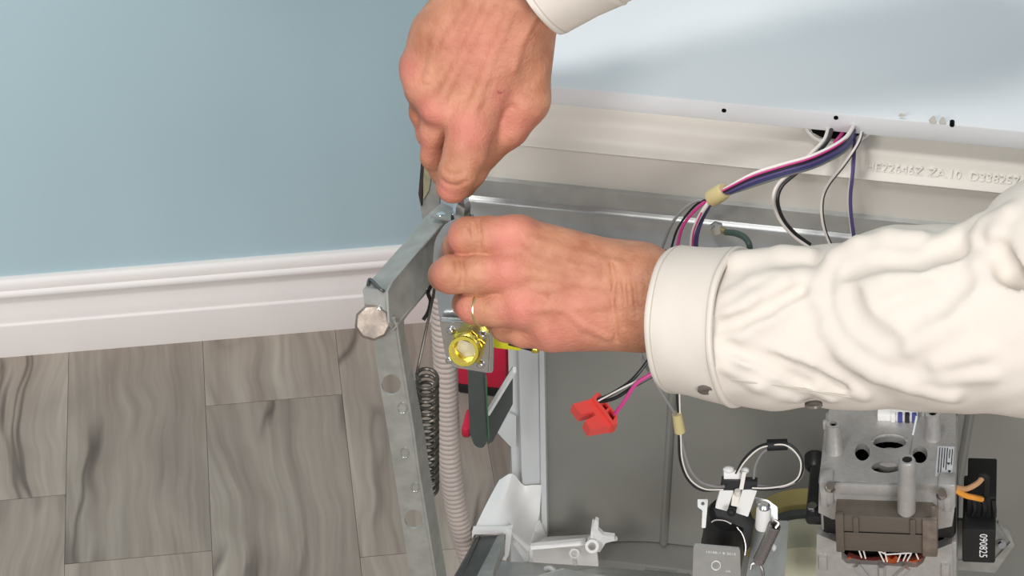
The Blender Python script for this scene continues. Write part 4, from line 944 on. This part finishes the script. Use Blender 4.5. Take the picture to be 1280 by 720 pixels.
# ---- sleeves
og3 = Org(1.575)
tube3 = [(905, 412, 30, 87), (960, 411, 36, 96), (1060, 408, 46, 98), (1170, 404, 70, 106), (1300, 390, 104, 122), (1480, 370, 140, 132), (1800, 300, 220, 145)]
bag = [(1119, 386, 92, 101), (1180, 398, 104, 108), (1300, 392, 128, 122), (1480, 365, 160, 140), (1800, 290, 230, 150)]
bag2 = [(1334, 336, 158, 117), (1480, 320, 190, 128), (1800, 250, 250, 140)]
def S0(X): return smin(smin(chain(X, og3, tube3, 20), chain(X, og3, bag, 20), 7 * og3.s), chain(X, og3, bag2, 20), 7 * og3.s)
fold = ridges(og3, S0, [([(1150, 302), (1110, 300), (1075, 308), (1045, 326), (1027, 352), (1024, 380), (1034, 408), (1058, 438), (1095, 462), (1140, 478), (1190, 490)], 14, 7),
                        ([(1262, 268), (1236, 284), (1222, 306), (1224, 332), (1246, 360), (1285, 384)], 14, 7),
                        ([(912, 394), (945, 374), (978, 354), (1004, 346)], 12, 6), ([(925, 332), (975, 324), (1010, 328)], 18, 3),
                        ([(905, 455), (950, 478), (1000, 497)], 8, 3), ([(925, 446), (990, 472), (1040, 496)], 8, 3.5), ([(960, 436), (1010, 456), (1080, 490)], 9, 3),
                        ([(1070, 366), (1110, 352), (1160, 344), (1200, 326)], 14, 4), ([(1140, 430), (1190, 398), (1225, 362)], 16, 4), ([(1250, 292), (1290, 318), (1320, 330)], 14, 5), ([(1170, 310), (1200, 296), (1225, 280)], 14, 4), ([(908, 372), (940, 352), (965, 346)], 6, 2.5), ([(906, 440), (935, 446), (975, 440)], 6, 2.5), ([(1170, 452), (1230, 436), (1290, 430)], 10, 3), ([(1120, 468), (1180, 470), (1240, 466)], 9, 2.5)])
dent = ridges(og3, S0, [([(896, 410), (925, 402), (960, 386), (1000, 362)], 10, 7), ([(1052, 372), (1066, 402), (1100, 430)], 26, 4), ([(1056, 334), (1095, 322), (1150, 322), (1195, 306)], 16, 4), ([(1246, 312), (1258, 335), (1290, 356)], 16, 5),
                        ([(905, 432), (960, 455), (1010, 482)], 9, 4), ([(935, 436), (1000, 462), (1055, 488)], 8, 4), ([(1000, 395), (980, 425), (950, 432)], 30, 5), ([(1130, 400), (1170, 376), (1200, 350)], 22, 4), ([(1100, 380), (1160, 362)], 14, 3)], True)
rimC = (838, 400, 0); tilt = math.radians(21)
capn = og3.c(905, 404, 30) - og3.c(838, 401, 0); capn = capn / np.linalg.norm(capn); capo = og3.c(895, 404, 24)
def wav(X):
    return (np.sin(X[:, 0] * 95 + X[:, 1] * 60) * np.sin(X[:, 1] * 85 - X[:, 2] * 50 + 1) * .9 + np.sin(X[:, 0] * 190 - X[:, 1] * 130 + 2) * np.sin(X[:, 1] * 150 + X[:, 2] * 90) * .5) * .001
def S1(X):
    D = S0(X)
    for q in fold: D = smin(D, chain(X, og3, q, 8), 10 * og3.s)
    for q in dent: D = -smin(-D, chain(X, og3, q, 6), 6 * og3.s)
    D = D + wav(X)
    return np.maximum(D, -((X - capo.astype(np.float32)) @ capn.astype(np.float32)))
slv = organic('shirt_sleeve', og3, S1, (860, 90, -140), (1780, 560, 420), .0021, 'shirt', man)
def cuff(name, og, c0, adir, up, stations, parent, thick, m='shirt'):
    """stations: (t, r_up, r_side, lift) in pixels along the axis"""
    vs = []; fs = []; n = 64; a = np.array(adir) / np.linalg.norm(adir); u = np.array(up) - a * (np.array(up) @ a); u /= np.linalg.norm(u); v = np.cross(a, u)
    rows = [(t, ru, rs, l_, 0) for t, ru, rs, l_ in stations] + [(t, ru, rs, l_, thick) for t, ru, rs, l_ in reversed(stations)]
    for t, ru, rs, l_, th_ in rows:
        for k in range(n):
            q = 2 * math.pi * k / n; w_ = 1 + .010 * math.sin(3 * q + t * .06) + .008 * math.sin(7 * q + t * .1)
            p = np.array(c0) + a * t + u * ((ru - th_) * w_ * math.cos(q) + l_) + v * (rs - th_) * w_ * math.sin(q)
            cc = og.c(p[0], p[1], p[2]); vs.append(Vector(og.world(cc[None])[0]))
    R_ = len(rows)
    for i in range(R_):
        j = (i + 1) % R_
        for k in range(n):
            l = (k + 1) % n; fs.append((i * n + k, i * n + l, j * n + l, j * n + k))
    mb = MB(); mb.add(vs, fs); o = mb.build(name, m, parent, sharp=1.0)
    return o, vs, n
st3 = [(-1, 90, 88, 0), (0, 91.5, 89.5, 0), (5, 92.5, 90.5, 0), (8, 92, 90, 0), (11, 93, 91, 0), (30, 93, 92, -1), (55, 96, 95, -2.5), (78, 99, 98, -4), (86, 100, 99, -4.5), (89, 101.5, 100.5, -5), (92, 101, 100, -5), (93, 99, 98, -5)]
cf, cv, cn = cuff('shirt_cuff', og3, rimC, (math.cos(tilt), .04, math.sin(tilt)), (0, -1, 0), st3, man, 4)
cf['label'] = 'buttoned cream cuff'
for i in (3, 8): MB().tube([cv[i * cn + k] for k in range(cn)] + [cv[i * cn]], .0005, 6).build('seam', 'shirt_thread', cf)
def button(px, py, d, parent, tilt_=(0, -.8, -.45)):
    c = P(px, py, d); nrm = Vector(tilt_).normalized()
    b_ = MB().lathe(c - nrm * .001, c + nrm * .0018, [(0, .0056), (.6, .0058), (.9, .0050), (1, .0038), (.85, .0030), (.85, .0001)], 22, cap=False).build('button', 'button', parent)
z1 = surf(og3, S1, 1017, 500)
button(883, 487, og3.d - og3.s * 75, cf, (.0, -.91, -.40)); button(1017, 506, og3.d - og3.s * 112, slv, (.1, -.35, -.85))
pl3 = [(x, y, surf(og3, S1, x, y)) for x, y in ((914, 474), (940, 478), (970, 481), (1000, 486), (1030, 491), (1060, 496), (1090, 500))]
MB().tube(spline([P(x, y, og3.d - og3.s * (z + .8)) for x, y, z in pl3 if z is not None], 5), .0006, 6).build('placket_seam', 'shirt_thread', slv)
# upper sleeve
og4 = Org(1.575); ad = np.array((.84, -.5, .25))
cf2, cv2, cn2 = cuff('shirt_cuff', og4, (664, -25, 26), ad, (.46, .88, 0), [(-1, 76, 74, 0), (0, 78, 76, 0), (5, 79, 77, 0), (8, 78.4, 76.4, 0), (11, 79, 77, 0), (50, 82, 82, 0), (84, 86, 86, 0), (88, 87.5, 87.5, 0), (91, 86, 86, 0)], man, 4)
cf2['label'] = 'plain cream cuff'
MB().tube([cv2[3 * cn2 + k] for k in range(cn2)] + [cv2[3 * cn2]], .0005, 6).build('seam', 'shirt_thread', cf2)
tube4 = [(745, -72, 50, 82), (830, -124, 78, 92), (960, -200, 120, 104), (1120, -290, 170, 118)]
capn4 = og4.c(745, -72, 50) - og4.c(664, -25, 26); capn4 /= np.linalg.norm(capn4); capo4 = og4.c(734, -66, 46)
def S4(X): return np.maximum(chain(X, og4, tube4, 20) + wav(X) * 1.5, -((X - capo4.astype(np.float32)) @ capn4.astype(np.float32)))
organic('shirt_sleeve', og4, S4, (640, -430, -90), (1250, 60, 310), .003, 'shirt', man)
